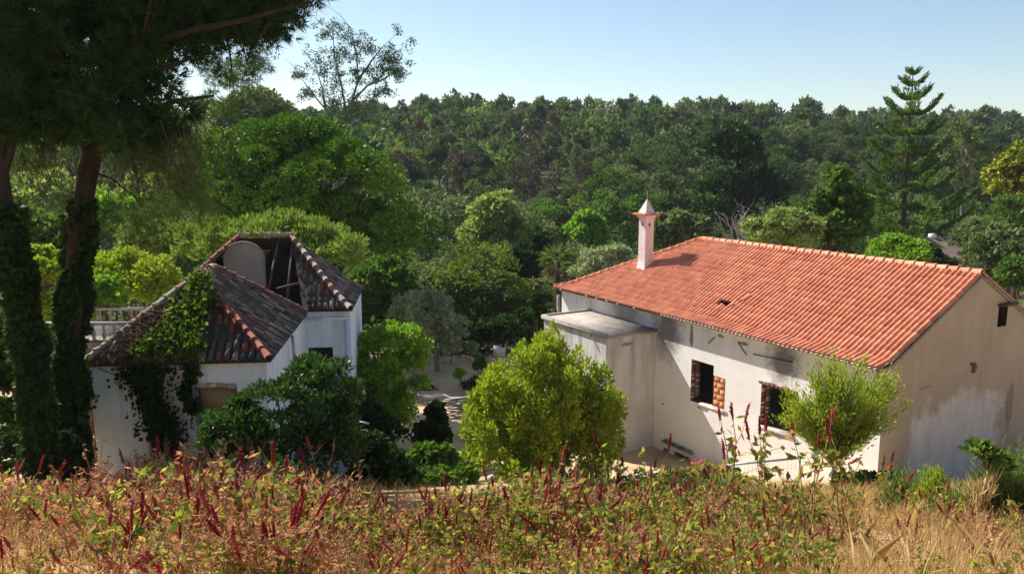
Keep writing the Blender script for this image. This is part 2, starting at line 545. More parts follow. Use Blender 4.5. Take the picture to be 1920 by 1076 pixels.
# ------------------------------------------------------------------ roofs: shared tile shapes
def strip_mesh(name, prof0, prof1, L, lip, mat, smooth=True):
    """a tile: profile prof0 at x=0 (lower end) to prof1 at x=L, with a lip of thickness at the lower end"""
    p0, p1 = np.asarray(prof0, float), np.asarray(prof1, float)
    k = len(p0)
    A = np.column_stack([np.zeros(k), p0])
    B = np.column_stack([np.full(k, L), p1])
    C = A.copy()
    C[:, 2] -= lip
    V = np.concatenate([A, B, C])
    i = np.arange(k - 1)
    F = np.concatenate([np.stack([i, i + k, i + k + 1, i + 1], 1)[:, ::-1], np.stack([i, i + 1, i + 1 + 2 * k, i + 2 * k], 1)[:, ::-1]])
    me = bpy.data.meshes.new(name)
    fill(me, V, F)
    me.polygons.foreach_set('use_smooth', np.array([True] * (k - 1) + [False] * (k - 1)))
    me.materials.append(mat)
    return me, V, F


def tile_frames(L0, e, h, length, segs, smin, smax, col, row, jit=(.006, .004), wob=0.0):
    """matrices of tiles on a roof side: lip from L0 along e, rising along h over the pitched segments (run, rise)"""
    L0, e, h = np.array(L0, float), np.array(e, float), np.array(h, float)
    up = np.array([0, 0, 1.0])
    out, d0, z0, r = [], 0.0, 0.0, 0
    for run, rise in segs:
        sl = math.hypot(run, rise)
        nrow = max(1, round(sl / row))
        step = sl / nrow
        x = (h * run + up * rise) / sl
        for k in range(nrow):
            dist = k * step
            d = d0 + dist * run / sl
            z = z0 + dist * rise / sl
            dc = d + .5 * step * run / sl
            ncol = int(length / col)
            for c in range(ncol + 1):
                s = (c + .5) * length / ncol
                if s < smin(dc) or s > smax(dc):
                    continue
                p = L0 + e * s + h * d + up * z
                xa = x + rng.normal(0, jit[0], 3)
                xa /= np.linalg.norm(xa)
                ya = e if np.dot(np.cross(x, e), up) > 0 else -e
                za = np.cross(xa, ya)
                za /= np.linalg.norm(za)
                ya = np.cross(za, xa)
                p = p + za * (rng.normal(0, jit[1]) + wob * (math.sin(s * .9 + 1) * math.sin(d * 1.1 + .4)))
                out.append((r, s, d, np.column_stack([xa, ya, za]), p))
            r += 1
        d0 += run
        z0 += rise
    return out


def place_tiles(frames, me, V, F, parent, root_M, name, field_name, limit):
    """the nearest tiles as objects of their own, the rest joined"""
    W = np.array(root_M)
    dist = [np.linalg.norm(W[:3, :3] @ f[4] + W[:3, 3]) for f in frames]
    order = np.argsort(dist)
    for i in order[:limit]:
        _, s, d, Rm, p = frames[i]
        Mt = Matrix.Identity(4)
        for a in range(3):
            for b in range(3):
                Mt[a][b] = Rm[a, b]
            Mt[a][3] = p[a]
        inst(name, me, parent, Mt)
    rest = order[limit:]
    if len(rest):
        VV = np.concatenate([V @ frames[i][3].T + frames[i][4] for i in rest])
        FF = np.concatenate([F + k * len(V) for k, i in enumerate(rest)])
        o = mk(field_name, VV, FF, me.materials[0], parent, smooth=False)
        nf = len(F)
        sm = np.tile(np.array([True] * (nf // 2) + [False] * (nf - nf // 2)), len(rest))
        o.data.polygons.foreach_set('use_smooth', sm)
        tag(o, kind='stuff')


lusa = [(-.10, .0), (-.075, -.008), (-.052, .0), (-.044, .04), (-.016, .082), (.024, .096), (.064, .082), (.092, .04), (.10, .0)]
LUSA, LUSA_V, LUSA_F = strip_mesh('roof_tile', [(y * 1.0, z + .012) for y, z in lusa], lusa, .42, .016, M['tile'])
canal = [(math.sin(a) * .088, math.cos(a) * .075) for a in np.linspace(-1.6, 1.6, 8)]
canal_up = [(y * .78, z * .8) for y, z in canal]
CAN, CAN_V, CAN_F = strip_mesh('cover_tile', [(y, z + .03) for y, z in canal], canal_up, .42, .014, M['oldtile'])
pan = [(math.sin(a) * .10, .045 - math.cos(a) * .07) for a in np.linspace(-1.4, 1.4, 6)]
PAN, PAN_V, PAN_F = strip_mesh('pan_tile', [(y, z + .015) for y, z in pan], pan, .42, .012, M['oldpan'])


def ridge_mesh(name, mat, r=.125, L=.44):
    ring = [(math.sin(a) * r, math.cos(a) * r) for a in np.linspace(-1.75, 1.75, 9)]
    secs = [(0, 1.12), (.045, 1.14), (.05, 1.0), (L, .9)]
    V = np.concatenate([np.column_stack([np.full(9, x), np.array(ring) * k]) for x, k in secs])
    F = np.concatenate([np.stack([i * 9 + np.arange(8), i * 9 + 9 + np.arange(8), i * 9 + 10 + np.arange(8), i * 9 + 1 + np.arange(8)], 1)[:, ::-1] for i in range(3)])
    C = V[:9].copy()
    C[:, 1:] *= .86
    F = np.concatenate([F, np.stack([np.arange(8), np.arange(1, 9), np.arange(1, 9) + len(V), np.arange(8) + len(V)], 1)[:, ::-1]])
    V = np.concatenate([V, C])
    me = bpy.data.meshes.new(name)
    fill(me, V, F, True)
    me.materials.append(mat)
    return me


def ridge_run(me, a, b, step, parent, name='ridge_tile', jit=.012, lift=0.0):
    a, b = np.array(a, float), np.array(b, float)
    L = np.linalg.norm(b - a)
    x0 = (b - a) / L
    k = max(1, round(L / step))
    for i in range(k):
        p = a + (b - a) * i / k
        x = x0 + rng.normal(0, jit, 3)
        x[2] -= .035
        x /= np.linalg.norm(x)
        y = np.cross([0, 0, 1.0], x)
        y /= np.linalg.norm(y)
        z = np.cross(x, y)
        p = p + np.array([0, 0, lift + rng.normal(0, .004)])
        Mt = Matrix([[x[0], y[0], z[0], p[0]], [x[1], y[1], z[1], p[1]], [x[2], y[2], z[2], p[2]], [0, 0, 0, 1]])
        inst(name, me, parent, Mt)


def wall_sheet(mb, fr, xb, zb, opens, tops=None):
    """wall face cut along xb, zb with the openings left out; fr(x, z) -> point"""
    xb = sorted(set(xb + [v for o in opens for v in o[:2]]))
    zb = sorted(set(zb + [v for o in opens for v in o[2:4]]))
    for i in range(len(xb) - 1):
        for j in range(len(zb) - 1):
            cx, cz = (xb[i] + xb[i + 1]) / 2, (zb[j] + zb[j + 1]) / 2
            if any(o[0] < cx < o[1] and o[2] < cz < o[3] for o in opens):
                continue
            z0a, z1a = zb[j], zb[j + 1]
            pa = [z0a, z0a, z1a, z1a]
            if tops and j == len(zb) - 2:
                pa[2], pa[3] = tops(xb[i + 1]), tops(xb[i])
            mb.quad(fr(xb[i], pa[0]), fr(xb[i + 1], pa[1]), fr(xb[i + 1], pa[2]), fr(xb[i], pa[3]))


def reveal(mb, fr, o, depth):
    """the four inner faces of an opening; fr(x, z, depth)"""
    a, b, c, d = o
    for (x0, z0, x1, z1) in ((a, c, a, d), (a, d, b, d), (b, d, b, c), (b, c, a, c)):
        mb.quad(fr(x0, z0, 0), fr(x1, z1, 0), fr(x1, z1, depth), fr(x0, z0, depth))


# ------------------------------------------------------------------ the large house
HROT = R(120.1605)
house = empty('house', (11.676, 24.071, -13.0), HROT)
tag(house, 'large derelict white house with an orange tiled roof and pink chimney', 'house')
house_M = Matrix.Translation((11.676, 24.071, -13.0)) @ Matrix.Rotation(HROT, 4, 'Z')
LEN, WID = 18.604, 5.226
SEG = [(.70, .17), (WID - .70, 2.472)]


def hz(o):
    d = min(.4 - o, o + 2 * WID - .4)
    return 6.55 + (d * .243 if d < .7 else .17 + (d - .7) * .5462)


mb = MB()
w1, w2, lw, dr = (7.40, 8.66, 3.20, 4.95), (3.30, 4.95, 3.25, 4.93), (8.55, 9.50, .05, .76), (9.86, 10.2, -.6, .68)
bi = (6.75, 7.40, 3.33, 4.56)
wall_sheet(mb, lambda t, z: (t, 0, z), [.05, 18.2], [-2, 6.62], [w1, w2, lw, dr, bi])
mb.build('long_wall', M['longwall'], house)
for o, dep, nm, blocked in ((w1, .5, 'window', 0), (w2, .5, 'window', 0), (bi, .10, 'blocked_opening', 1), (lw, .12, 'blocked_window', 1), (dr, .4, 'small_door_opening', 1)):
    mb = MB()
    reveal(mb, lambda t, z, d: (t, -d, z), o, dep)
    if blocked:
        mb.quad((o[0], -dep, o[2]), (o[1], -dep, o[2]), (o[1], -dep, o[3]), (o[0], -dep, o[3]))
    mb.build(nm, M['rubble'] if blocked else M['old_brick'], house)
mb = MB()
wall_sheet(mb, lambda t, z: (t, -9.65, z), [.05, 18.2], [-2, 6.62], [])
wall_sheet(mb, lambda o, z: (18.2, o, z), [-9.65, 0], [-2, 6.62], [])
mb.quad((.1, -.6, 2.6), (18.1, -.6, 2.6), (18.1, -9.6, 2.6), (.1, -9.6, 2.6))
mb.quad((.06, -4.6, 0), (18.1, -4.6, 0), (18.1, -4.6, 7.2), (.06, -4.6, 7.2))
mb.build('rear_wall', M['extwall'], house)
# gable
vent = (-6.66, -6.08, 7.20, 7.98)
g2 = MB()
wall_sheet(g2, lambda o, z: (.05, o, z), [-9.65, -9.352, -6.66, -6.08, -4.826, -.3, 0], [-2, 5.2], [])
zt = lambda o: hz(o) - .03
for a, b in zip(*(lambda q: (q[:-1], q[1:]))([-9.65, -9.352, -6.66, -6.08, -4.826, -.3, 0])):
    if (a, b) == (-6.66, -6.08):
        g2.quad((.05, a, 5.2), (.05, b, 5.2), (.05, b, 7.2), (.05, a, 7.2))
        g2.quad((.05, a, 7.98), (.05, b, 7.98), (.05, b, zt(b)), (.05, a, zt(a)))
    else:
        g2.quad((.05, a, 5.2), (.05, b, 5.2), (.05, b, zt(b)), (.05, a, zt(a)))
g2.build('gable_wall', M['gable'], house)
mb = MB()
reveal(mb, lambda o, z, d: (.05 + d, o, z), vent, .35)
mb.quad((.4, vent[0], vent[2]), (.4, vent[1], vent[2]), (.4, vent[1], vent[3]), (.4, vent[0], vent[3]))
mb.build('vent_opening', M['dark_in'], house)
MB().box((-.10, -7.05, 7.93), (.3, -6.02, 8.03)).build('vent_lintel', M['darkwood'], house)
pb = MB()
for k, (oo, zz, s) in enumerate(((-4.80, 6.05, .13), (-4.90, 5.93, .12), (-4.86, 5.80, .09))):
    MB().box((.012, oo - s, zz - .055), (.05, oo + s, zz + .055), jit=.02).build('brick', M['old_brick'], house)
# verge trim under the last tile column
for sgn, (oa, ob) in enumerate(((.36, -.3), (-.3, -4.80), (-4.85, -9.35), (-9.35, -10.0))):
    za, zb_ = hz(oa) - .05, hz(ob) - .05
    m_ = MB()
    m_.add([(-.02, oa, za - .09), (-.02, ob, zb_ - .09), (-.02, ob, zb_), (-.02, oa, za), (.10, oa, za - .09), (.10, ob, zb_ - .09), (.10, ob, zb_), (.10, oa, za)],
           np.array([(0, 1, 2, 3), (4, 7, 6, 5), (0, 4, 5, 1), (3, 2, 6, 7), (0, 3, 7, 4), (1, 5, 6, 2)]))
    m_.build('verge_mortar', M['concrete'], house)
# eaves cornice
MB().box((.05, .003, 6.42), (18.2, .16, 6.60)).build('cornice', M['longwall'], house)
# roof
roof = MB()
nr = 16
hole = (7.75, 8.40, 1.25, 1.85)


def deck(mb, L0, e, h, length, smin, smax, hole=None):
    L0, e, h = map(lambda q: np.array(q, float), (L0, e, h))
    ds = [0, .35, .7, 1.0] + ([hole[2], hole[3]] if hole else [1.5]) + [2.4, 3.2, 4.0, 4.6, WID]
    f = lambda s, d: L0 + e * s + h * d + np.array([0, 0, hz(.4 - d) - 6.55 - .035])
    for a, b in zip(ds[:-1], ds[1:]):
        ss = [(smin, smax)]
        if hole and a == hole[2]:
            mb.quad(f(smin(a), a), f(hole[0], a), f(hole[0], b), f(smin(b), b))
            mb.quad(f(hole[1], a), f(smax(a), a), f(smax(b), b), f(hole[1], b))
            continue
        mb.quad(f(smin(a), a), f(smax(a), a), f(smax(b), b), f(smin(b), b))


zero = lambda d: 0.0
deck(roof, (0, .4, 6.55), (1, 0, 0), (0, -1, 0), LEN, zero, lambda d: LEN - d, hole)
deck(roof, (0, .4 - 2 * WID, 6.55), (1, 0, 0), (0, 1, 0), LEN, zero, lambda d: LEN - d)
deck(roof, (LEN, .4, 6.55), (0, -1, 0), (-1, 0, 0), 2 * WID, lambda d: d, lambda d: 2 * WID - d)
roof_o = roof.build('roof', M['darkwood'], house)
fr = tile_frames((0, .4, 6.55), (1, 0, 0), (0, -1, 0), LEN, SEG, lambda d: -1, lambda d: LEN - d - .02, .2, .375, wob=.022)
fr = [f for f in fr if not (7.78 < f[1] < 8.35 and 1.12 < f[2] < 1.62)]
fr2 = tile_frames((0, .4 - 2 * WID, 6.55), (1, 0, 0), (0, 1, 0), LEN, SEG, lambda d: -1, lambda d: LEN - d - .02, .2, .375)
fr3 = tile_frames((LEN, .4, 6.55), (0, -1, 0), (-1, 0, 0), 2 * WID, SEG, lambda d: d + .02, lambda d: 2 * WID - d - .02, .2, .375)
n1 = len(fr)
place_tiles(fr, LUSA, LUSA_V, LUSA_F, roof_o, house_M, 'roof_tile', 'roof_tile_field', 300)
place_tiles(fr2 + fr3, LUSA, LUSA_V, LUSA_F, roof_o, house_M, 'roof_tile', 'rear_tile_field', 0)
# slipped and broken tiles below the hole
for (t, d, ang) in ((7.52, 1.42, .35), (7.36, 1.80, -.10), (7.95, 1.05, .22)):
    Mt = Matrix.Translation((t, .4 - d, hz(.4 - d) + .075)) @ Matrix.Rotation(-math.pi / 2, 4, 'Z') @ Matrix.Rotation(-R(28.6), 4, 'Y') @ Matrix.Rotation(ang, 4, 'Z')
    inst('roof_tile', LUSA, roof_o, Mt)
RIDGE = ridge_mesh('ridge_tile', M['tile'])
rz_top = hz(.4 - WID)
ridge_run(RIDGE, (0.0, .4 - WID, rz_top + .02), (LEN - WID, .4 - WID, rz_top + .02), .40, roof_o)
for o0 in (.4, .4 - 2 * WID):
    sg = -1 if o0 > 0 else 1
    ridge_run(RIDGE, (LEN - .12, o0 + sg * .12, 6.60), (LEN - .7, o0 + sg * .7, 6.78), .40, roof_o, 'hip_tile')
    ridge_run(RIDGE, (LEN - .7, o0 + sg * .7, 6.78), (LEN - WID, o0 + sg * WID, rz_top + .03), .40, roof_o, 'hip_tile')
# white mortar plugs under the eave tiles
mb = MB()
ncol = int(LEN / .2)
for c in range(ncol):
    t = (c + .5) * LEN / ncol
    if t > 10.0 and rng.random() < .85:
        continue
    arc = [(t + .026 + math.sin(a) * .062, .402, 6.555 + math.cos(a) * .066) for a in np.linspace(-1.7, 1.7, 7)]
    mb.add(arc + [(p[0], .30, p[2]) for p in arc], [np.arange(7)[None, :], np.stack([np.arange(6), np.arange(6) + 7, np.arange(6) + 8, np.arange(6) + 1], 1)])
tag(mb.build('eave_mortar', M['mortar'], roof_o), kind='stuff')
# flat-roofed extension on the long wall
T0, T1, OO = 10.876, 15.68, 2.67
mb = MB()
mb.quad((T0, 0, -2), (T0, OO, -2), (T0, OO, 5.66), (T0, 0, 5.66))
mb.quad((T0, OO, -2), (T1, OO, -2), (T1, OO, 5.66), (T0, OO, 5.66))
mb.quad((T1, OO, -2), (T1, 0, -2), (T1, 0, 5.66), (T1, OO, 5.66))
ext = mb.build('extension', M['extwall'], house)
MB().box((T0 - .09, .003, 5.66), (T1 + .1, OO + .10, 5.79)).build('roof_slab', M['slab'], ext)
mb = MB()
mb.box((T0 - .09, OO - .06, 5.793), (T1 + .1, OO + .10, 5.85))
mb.box((T1 - .06, .003, 5.793), (T1 + .1, OO - .063, 5.85))
mb.build('slab_rim', M['concrete'], ext)
for t in (11.9, 14.9):
    MB().tube([(t, OO + .02, 5.60), (t, OO + .22, 5.57)], .035, 8).build('drain_spout', M['concrete'], ext)
# brickwork in the openings
bmesh_old = MB().box((-.23, -.11, -.055), (.23, .11, .055), jit=.006)
for o, nm in ((w1, 0), (w2, 1)):
    z = o[2] + .04
    while z < o[3] - .05:
        for dep in (.11, .36):
            b = MB().box((o[1] - .02 - rng.uniform(0, .02), -dep - .115, z), (o[1] + .01, -dep + .10, z + .068), jit=.003)
            b.build('brick', M['old_brick'] if rng.random() < .7 else M['rubble'], house)
        z += .077
for k in range(10):
    z = bi[2] + .03 + (k // 2) * .238
    cut = .33 + (.12 if (k // 2) % 2 else -.06)
    xa_, xb_ = (bi[0] + .01, bi[0] + cut) if k % 2 == 0 else (bi[0] + cut + .012, bi[1] - .004)
    MB().box((xa_, -.12, z), (xb_, -.012 - rng.uniform(0, .006), z + .230), jit=.0015).build('brick', M['orange_brick'], house)
for c in range(2):
    for k in range(3):
        MB().box((lw[0] + .08 + c * .43, -.13, lw[2] + .06 + k * .21), (lw[0] + .43 + c * .43, -.05, lw[2] + .22 + k * .21), jit=.015).build('brick', M['old_brick'], house)
MB().box((w1[0] - .62, -.4, w1[2] - .06), (w1[1] - .5, .03, w1[2] + .01), jit=.02).build('window_sill', M['rubble'], house)
MB().box((w2[0] - .05, -.4, w2[2] - .07), (w2[1] + .05, .04, w2[2] + .01), jit=.02).build('window_sill', M['rubble'], house)
mb = MB()
for k in range(9):
    mb.box((3.3 + k * .2, -.3, 4.82), (3.52 + k * .2, .004 + rng.uniform(0, .015), 4.95 + rng.uniform(-.03, .04)), jit=.015)
mb.build('broken_lintel', M['old_brick'], house)
# tiled drip ledge above the small lower window
led = MB().box((8.33, .003, 1.0), (10.1, .20, 1.05)).build('drip_ledge', M['concrete'], house)
for k in range(9):
    Mt = Matrix.Translation((8.43 + k * .2, .24, 1.05)) @ Matrix.Rotation(-math.pi / 2, 4, 'Z') @ Matrix.Rotation(-.25, 4, 'Y')
    inst('cover_tile', CAN, led, Mt @ Matrix.Scale(.55, 4))
# places where the render has fallen off
M['bare'] = plain('bare_mortar', (.20, .165, .13), (.34, .29, .24), 9, .95, .6)
def bare_patch(c, rx_, rz_, face):
    k = 14
    pts_ = []
    for i in range(k):
        a = i * 2 * math.pi / k
        q = 1 + rng.uniform(-.3, .3)
        u_, w_ = math.cos(a) * rx_ * q, math.sin(a) * rz_ * q
        pts_.append((c[0] + u_, .004, c[1] + w_) if face == 'long' else (.046, c[0] + u_, c[1] + w_) if face == 'gable' else (T0 - .004, c[0] + u_, c[1] + w_))
    MB().add(pts_, np.arange(k)[None, :]).build('bare_patch', M['bare'], house)
for c, a_, b_, f_ in (((8.72, 5.9), .10, .42, 'long'), ((7.1, 6.2), .16, .07, 'long'), ((5.9, 6.15), .22, .06, 'long'), ((7.9, 3.05), .30, .07, 'long'), ((6.7, 3.2), .2, .08, 'long'), ((4.1, 3.08), .4, .07, 'long'), ((10.3, 2.6), .09, .05, 'long'),
                      ((-7.4, 4.1), .22, .9, 'gable'), ((-2.2, 5.6), .3, .05, 'gable'), ((-.35, 5.9), .12, .25, 'gable'), ((1.6, 5.3), .35, .08, 'ext')):
    bare_patch(c, a_, b_, f_)
# cables and stubs below the eaves
for (a, b_) in (((6.2, .02, 6.15), (5.7, .05, 5.75)), ((7.4, .02, 6.1), (7.7, .05, 5.8)), ((3.6, .02, 5.95), (5.4, .03, 5.85))):
    MB().tube([a, b_], .018, 6).build('iron_stub', M['darkwood'], house)
# chimney
cx0, co0 = 14.64, -2.42
ch = MB()
prof = [(.36, 7.25), (.36, 7.62), (.28, 7.95), (.25, 8.2), (.25, 10.22), (.32, 10.24), (.32, 10.34)]
for (ra, za), (rb, zb_) in zip(prof[:-1], prof[1:]):
    A = [(cx0 + sx * ra, co0 + sy * ra, za) for sx, sy in ((-1, -1), (1, -1), (1, 1), (-1, 1))]
    B = [(cx0 + sx * rb, co0 + sy * rb, zb_) for sx, sy in ((-1, -1), (1, -1), (1, 1), (-1, 1))]
    for k in range(4):
        ch.quad(A[k], A[(k + 1) % 4], B[(k + 1) % 4], B[k])
chim = ch.build('chimney', M['chimney'], house)
cp = MB()
B = [(cx0 + sx * .30, co0 + sy * .30, 10.42) for sx, sy in ((-1, -1), (1, -1), (1, 1), (-1, 1))]
for k in range(4):
    cp.add([B[k], B[(k + 1) % 4], (cx0, co0, 11.12)], np.array([(0, 1, 2)]))
cp.box((cx0 - .44, co0 - .44, 10.34), (cx0 + .44, co0 + .44, 10.37))
cp.build('chimney_cap', M['chimcap'], chim)
rt = MB()
for side in range(4):
    for k in range(7):
        s = -.39 + k * .13
        for (x, y) in [((s, .40), (-.40, s), (s, -.40), (.40, s))[side]]:
            ox, oy = (0, .10) if side == 0 else (-.10, 0) if side == 1 else (0, -.10) if side == 2 else (.10, 0)
            rt.tube([(cx0 + x - ox * 1.2, co0 + y - oy * 1.2, 10.42), (cx0 + x + ox, co0 + y + oy, 10.385)], .05, 6)
tag(rt.build('cap_tile_ring', M['tile'], chim), kind='stuff')
MB().tube([(cx0, co0, 11.10), (cx0, co0, 11.52)], .018, 6).build('finial', M['deadwood'], chim)
for sx, sy in ((-1, -1), (1, -1), (1, 1), (-1, 1)):
    MB().tube([(cx0 + sx * .42, co0 + sy * .42, 10.40), (cx0 + sx * .52, co0 + sy * .52, 10.43), (cx0 + sx * .60, co0 + sy * .60, 10.53)], [.035, .03, .006], 6).build('corner_horn', M['redridge'], chim)
for (pa, pb_, pc) in (((cx0 - .252, co0 + .09, 9.84), (cx0 - .252, co0 - .05, 9.84), (cx0 - .252, co0 + .02, 10.06)),
                      ((cx0 - .07, co0 + .252, 9.84), (cx0 + .07, co0 + .252, 9.84), (cx0, co0 + .252, 10.06))):
    MB().add([pa, pb_, pc], np.array([(0, 1, 2)])).build('smoke_vent', M['dark_in'], chim)

# ------------------------------------------------------------------ the ruined cottage
CROT = .105
cot_loc = (-6.87, 22.02, -12.5)
cot = empty('cottage', cot_loc, CROT)
tag(cot, 'ruined white cottage with collapsing old tile roofs half covered by ivy', 'house')
cot_M = Matrix.Translation(cot_loc) @ Matrix.Rotation(CROT, 4, 'Z')
EZ = 6.83
cw = (-2.16, -1.02, 3.6, 6.10)
mb = MB()
wall_sheet(mb, lambda x, z: (x, .2, z), [-5.0, -.15], [-1, EZ - .01], [cw])
wall_sheet(mb, lambda y, z: (-.15, y, z), [.2, 7.4], [-1, EZ - .01], [])
wall_sheet(mb, lambda y, z: (-5.0, y, z), [.2, 7.4], [-1, EZ - .01], [])
mb.build('front_block_wall', M['cotwall'], cot)
mb = MB()
reveal(mb, lambda x, z, d: (x, .2 + d, z), cw, .3)
mb.build('window_reveal', M['rubble'], cot)
MB().box((cw[0], .32, 5.32), (cw[1], .36, 6.10)).build('window_board', M['board'], cot)
mb = MB()
mb.box((cw[0] - .03, .16, 3.6), (cw[0] + .05, .30, 6.1))
mb.box((cw[0] + .053, .30, 5.22), (cw[1], .38, 5.315))
mb.build('window_frame', M['blueframe'], cot)
for k in range(4):
    x = cw[0] + .05 + k * .27
    MB().box((x, .15, 6.02 + rng.uniform(-.03, .03)), (x + .25, .3, 6.14 + rng.uniform(0, .05)), jit=.03).build('brick', M['rubble'], cot)
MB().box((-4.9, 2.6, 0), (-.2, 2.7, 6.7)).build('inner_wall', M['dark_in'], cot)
rx0, rx1, ry0, ry1 = -5.55, 1.64, 7.15, 12.6
rear_w = (-.05, .85, 3.4, 5.45)
mb = MB()
wall_sheet(mb, lambda x, z: (x, ry0 + .2, z), [rx0 + .2, rx1 - .12], [-1, EZ + .1], [rear_w])
wall_sheet(mb, lambda y, z: (rx1 - .12, y, z), [ry0 + .2, ry1], [-1, EZ + .1], [])
wall_sheet(mb, lambda y, z: (rx0 + .2, y, z), [ry0 + .2, ry1], [-1, EZ + .1], [])
wall_sheet(mb, lambda x, z: (x, ry1, z), [rx0 + .2, rx1 - .12], [-1, EZ + .1], [])
mb.build('rear_block_wall', M['cotwall'], cot)
mb = MB()
reveal(mb, lambda x, z, d: (x, ry0 + .2 + d, z), rear_w, .35)
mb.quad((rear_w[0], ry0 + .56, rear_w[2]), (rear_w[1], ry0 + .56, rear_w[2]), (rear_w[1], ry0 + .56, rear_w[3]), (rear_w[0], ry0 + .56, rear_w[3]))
mb.build('rear_window', M['dark_in'], cot)
MB().box((-.15, ry0 + .10, 6.52), (rx1 - .10, ry0 + .197, 6.62)).build('wall_band', M['cotwall'], cot)
MB().box((rx1 - .30, ry0 + .13, -1), (rx1 - .09, ry0 + .197, 6.5)).build('corner_pilaster', M['cotwall'], cot)
# rotted roof decks
fz, fr_x0, fr_x1, fy0, fy1 = 2.10, -5.15, 0.0, 0.0, 7.10
fhx = (fr_x1 - fr_x0) / 2
A, B = (-2.575, fhx, EZ + fz), (-2.575, fy1 - fhx, EZ + fz)
mb = MB()
dz = -.05
q = lambda p: (p[0], p[1], p[2] + dz)
mb.add([q((fr_x0, fy0, EZ)), q((fr_x1, fy0, EZ)), q(A)], np.array([(0, 1, 2)]))
mb.quad(q((fr_x1, fy0, EZ)), q((fr_x1, fy1, EZ)), q(B), q(A))
mb.add([q((fr_x1, fy1, EZ)), q((fr_x0, fy1, EZ)), q(B)], np.array([(0, 1, 2)]))
mb.quad(q((fr_x0, fy1, EZ)), q((fr_x0, fy0, EZ)), q(A), q(B))
froof = mb.build('front_roof', M['darkwood'], cot)
cfr = []
sag = lambda L, lo, hi: None
cfr += tile_frames((fr_x1, fy0, EZ), (0, 1, 0), (-1, 0, 0), fy1, [(fhx, fz)], lambda d: d, lambda d: fy1 - d, .215, .33, (.04, .014), .05)
ff = tile_frames((fr_x0, fy0, EZ), (1, 0, 0), (0, 1, 0), fhx * 2, [(fhx, fz)], lambda d: d, lambda d: 2 * fhx - d, .215, .33, (.055, .02), .05)
# tiles are missing where the dead thatch of creeper lies
ffk = [f for f in ff if (f[1] > 3.3) or (f[2] > 1.35 and f[1] < 2.7) or (f[2] < .28 and rng.random() < .75)]
cfr += ffk
back = tile_frames((fr_x0, fy1, EZ), (0, -1, 0), (1, 0, 0), fy1, [(fhx, fz)], lambda d: d, lambda d: fy1 - d, .215, .33, (.02, .008))
rzr = 2.52
rhy = 2.65
rA, rB = (rx1 - 2.6, ry0 + rhy, EZ + .08 + rzr), (rx0 + 2.6, ry0 + rhy, EZ + .08 + rzr)
E2 = EZ + .08
mb = MB()
split = -.15       # left of this the front pitch is open
sx = lambda d: max(split - .05 - .28 * d, -9)
mb.quad(q((split, ry0, E2)), q((rx1, ry0, E2)), q(rA), q((split - .75, ry0 + rhy, E2 + rzr)))
mb.add([q((rx1, ry0, E2)), q((rx1, ry0 + 2 * rhy, E2)), q(rA)], np.array([(0, 1, 2)]))
mb.quad(q((rx1, ry0 + 2 * rhy, E2)), q((rx0, ry0 + 2 * rhy, E2)), q(rB), q(rA))
mb.add([q((rx0, ry0 + 2 * rhy, E2)), q((rx0, ry0, E2)), q(rB)], np.array([(0, 1, 2)]))
rroof = mb.build('rear_roof', M['darkwood'], cot)
rfr = tile_frames((rx0, ry0, E2), (1, 0, 0), (0, 1, 0), rx1 - rx0, [(.6, .42), (rhy - .6, rzr - .42)], lambda d: (split - rx0) + .12 - .30 * d, lambda d: (rx1 - rx0) - d, .215, .33, (.04, .014), .03)
rrt = tile_frames((rx1, ry0, E2), (0, 1, 0), (-1, 0, 0), 2 * rhy, [(.6, .42), (2.0, rzr - .42)], lambda d: d, lambda d: 2 * rhy - d, .215, .33, (.02, .008))
rlf = tile_frames((rx0, ry0, E2), (0, 1, 0), (1, 0, 0), 2 * rhy, [(2.6, rzr)], lambda d: d, lambda d: 2 * rhy - d, .215, .33, (.02, .008))
split_n = 170
for frames, par, lim, nm in ((cfr, froof, 190, 'front_cover_tile_field'), (rfr + rrt, rroof, 110, 'rear_cover_tile_field'), (back, froof, 0, 'left_cover_tile_field'), (rlf, rroof, 0, 'left_rear_tile_field')):
    keep = [f for f in frames if rng.random() > .05]
    place_tiles(keep, CAN, CAN_V, CAN_F, par, cot_M, 'cover_tile', nm, lim)
    pans = []
    for (r_, s, d, Rm, p) in frames:
        pans.append((r_, s, d, Rm, p + Rm[:, 1] * .107 - Rm[:, 2] * .035))
    place_tiles(pans, PAN, PAN_V, PAN_F, par, cot_M, 'pan_tile', nm.replace('cover', 'pan') if 'cover' in nm else nm + '_pans', 0)
OR, RR = ridge_mesh('ridge_tile', M['oldridge'], .13, .46), ridge_mesh('ridge_tile', M['redridge'], .12, .46)
up = lambda p, k: (p[0], p[1], p[2] + k)
ridge_run(RR, (fr_x1 - .05, fy0 + .05, EZ + .05), up(A, .04), .40, froof, 'hip_tile', .04)
ridge_run(OR, (fr_x0 + .05, fy0 + .05, EZ + .05), up(A, .04), .40, froof, 'hip_tile', .04)
ridge_run(RR, (fr_x1 - .05, fy1 - .05, EZ + .05), up(B, .04), .40, froof, 'hip_tile', .04)
ridge_run(OR, up(A, .05), up(B, .05), .40, froof, 'ridge_tile', .04)
ridge_run(OR, (rx1 - .05, ry0 + .05, E2 + .05), (rx1 - .6, ry0 + .6, E2 + .47), .40, rroof, 'hip_tile', .04)
ridge_run(OR, (rx1 - .6, ry0 + .6, E2 + .47), up(rA, .05), .40, rroof, 'hip_tile', .03)
ridge_run(OR, up(rB, .05), up(rA, .05), .40, rroof, 'ridge_tile', .03)
ridge_run(RR, (rx0 + 1.3, ry0 + 1.32, E2 + 1.3), up(rB, .04), .40, rroof, 'hip_tile', .04)
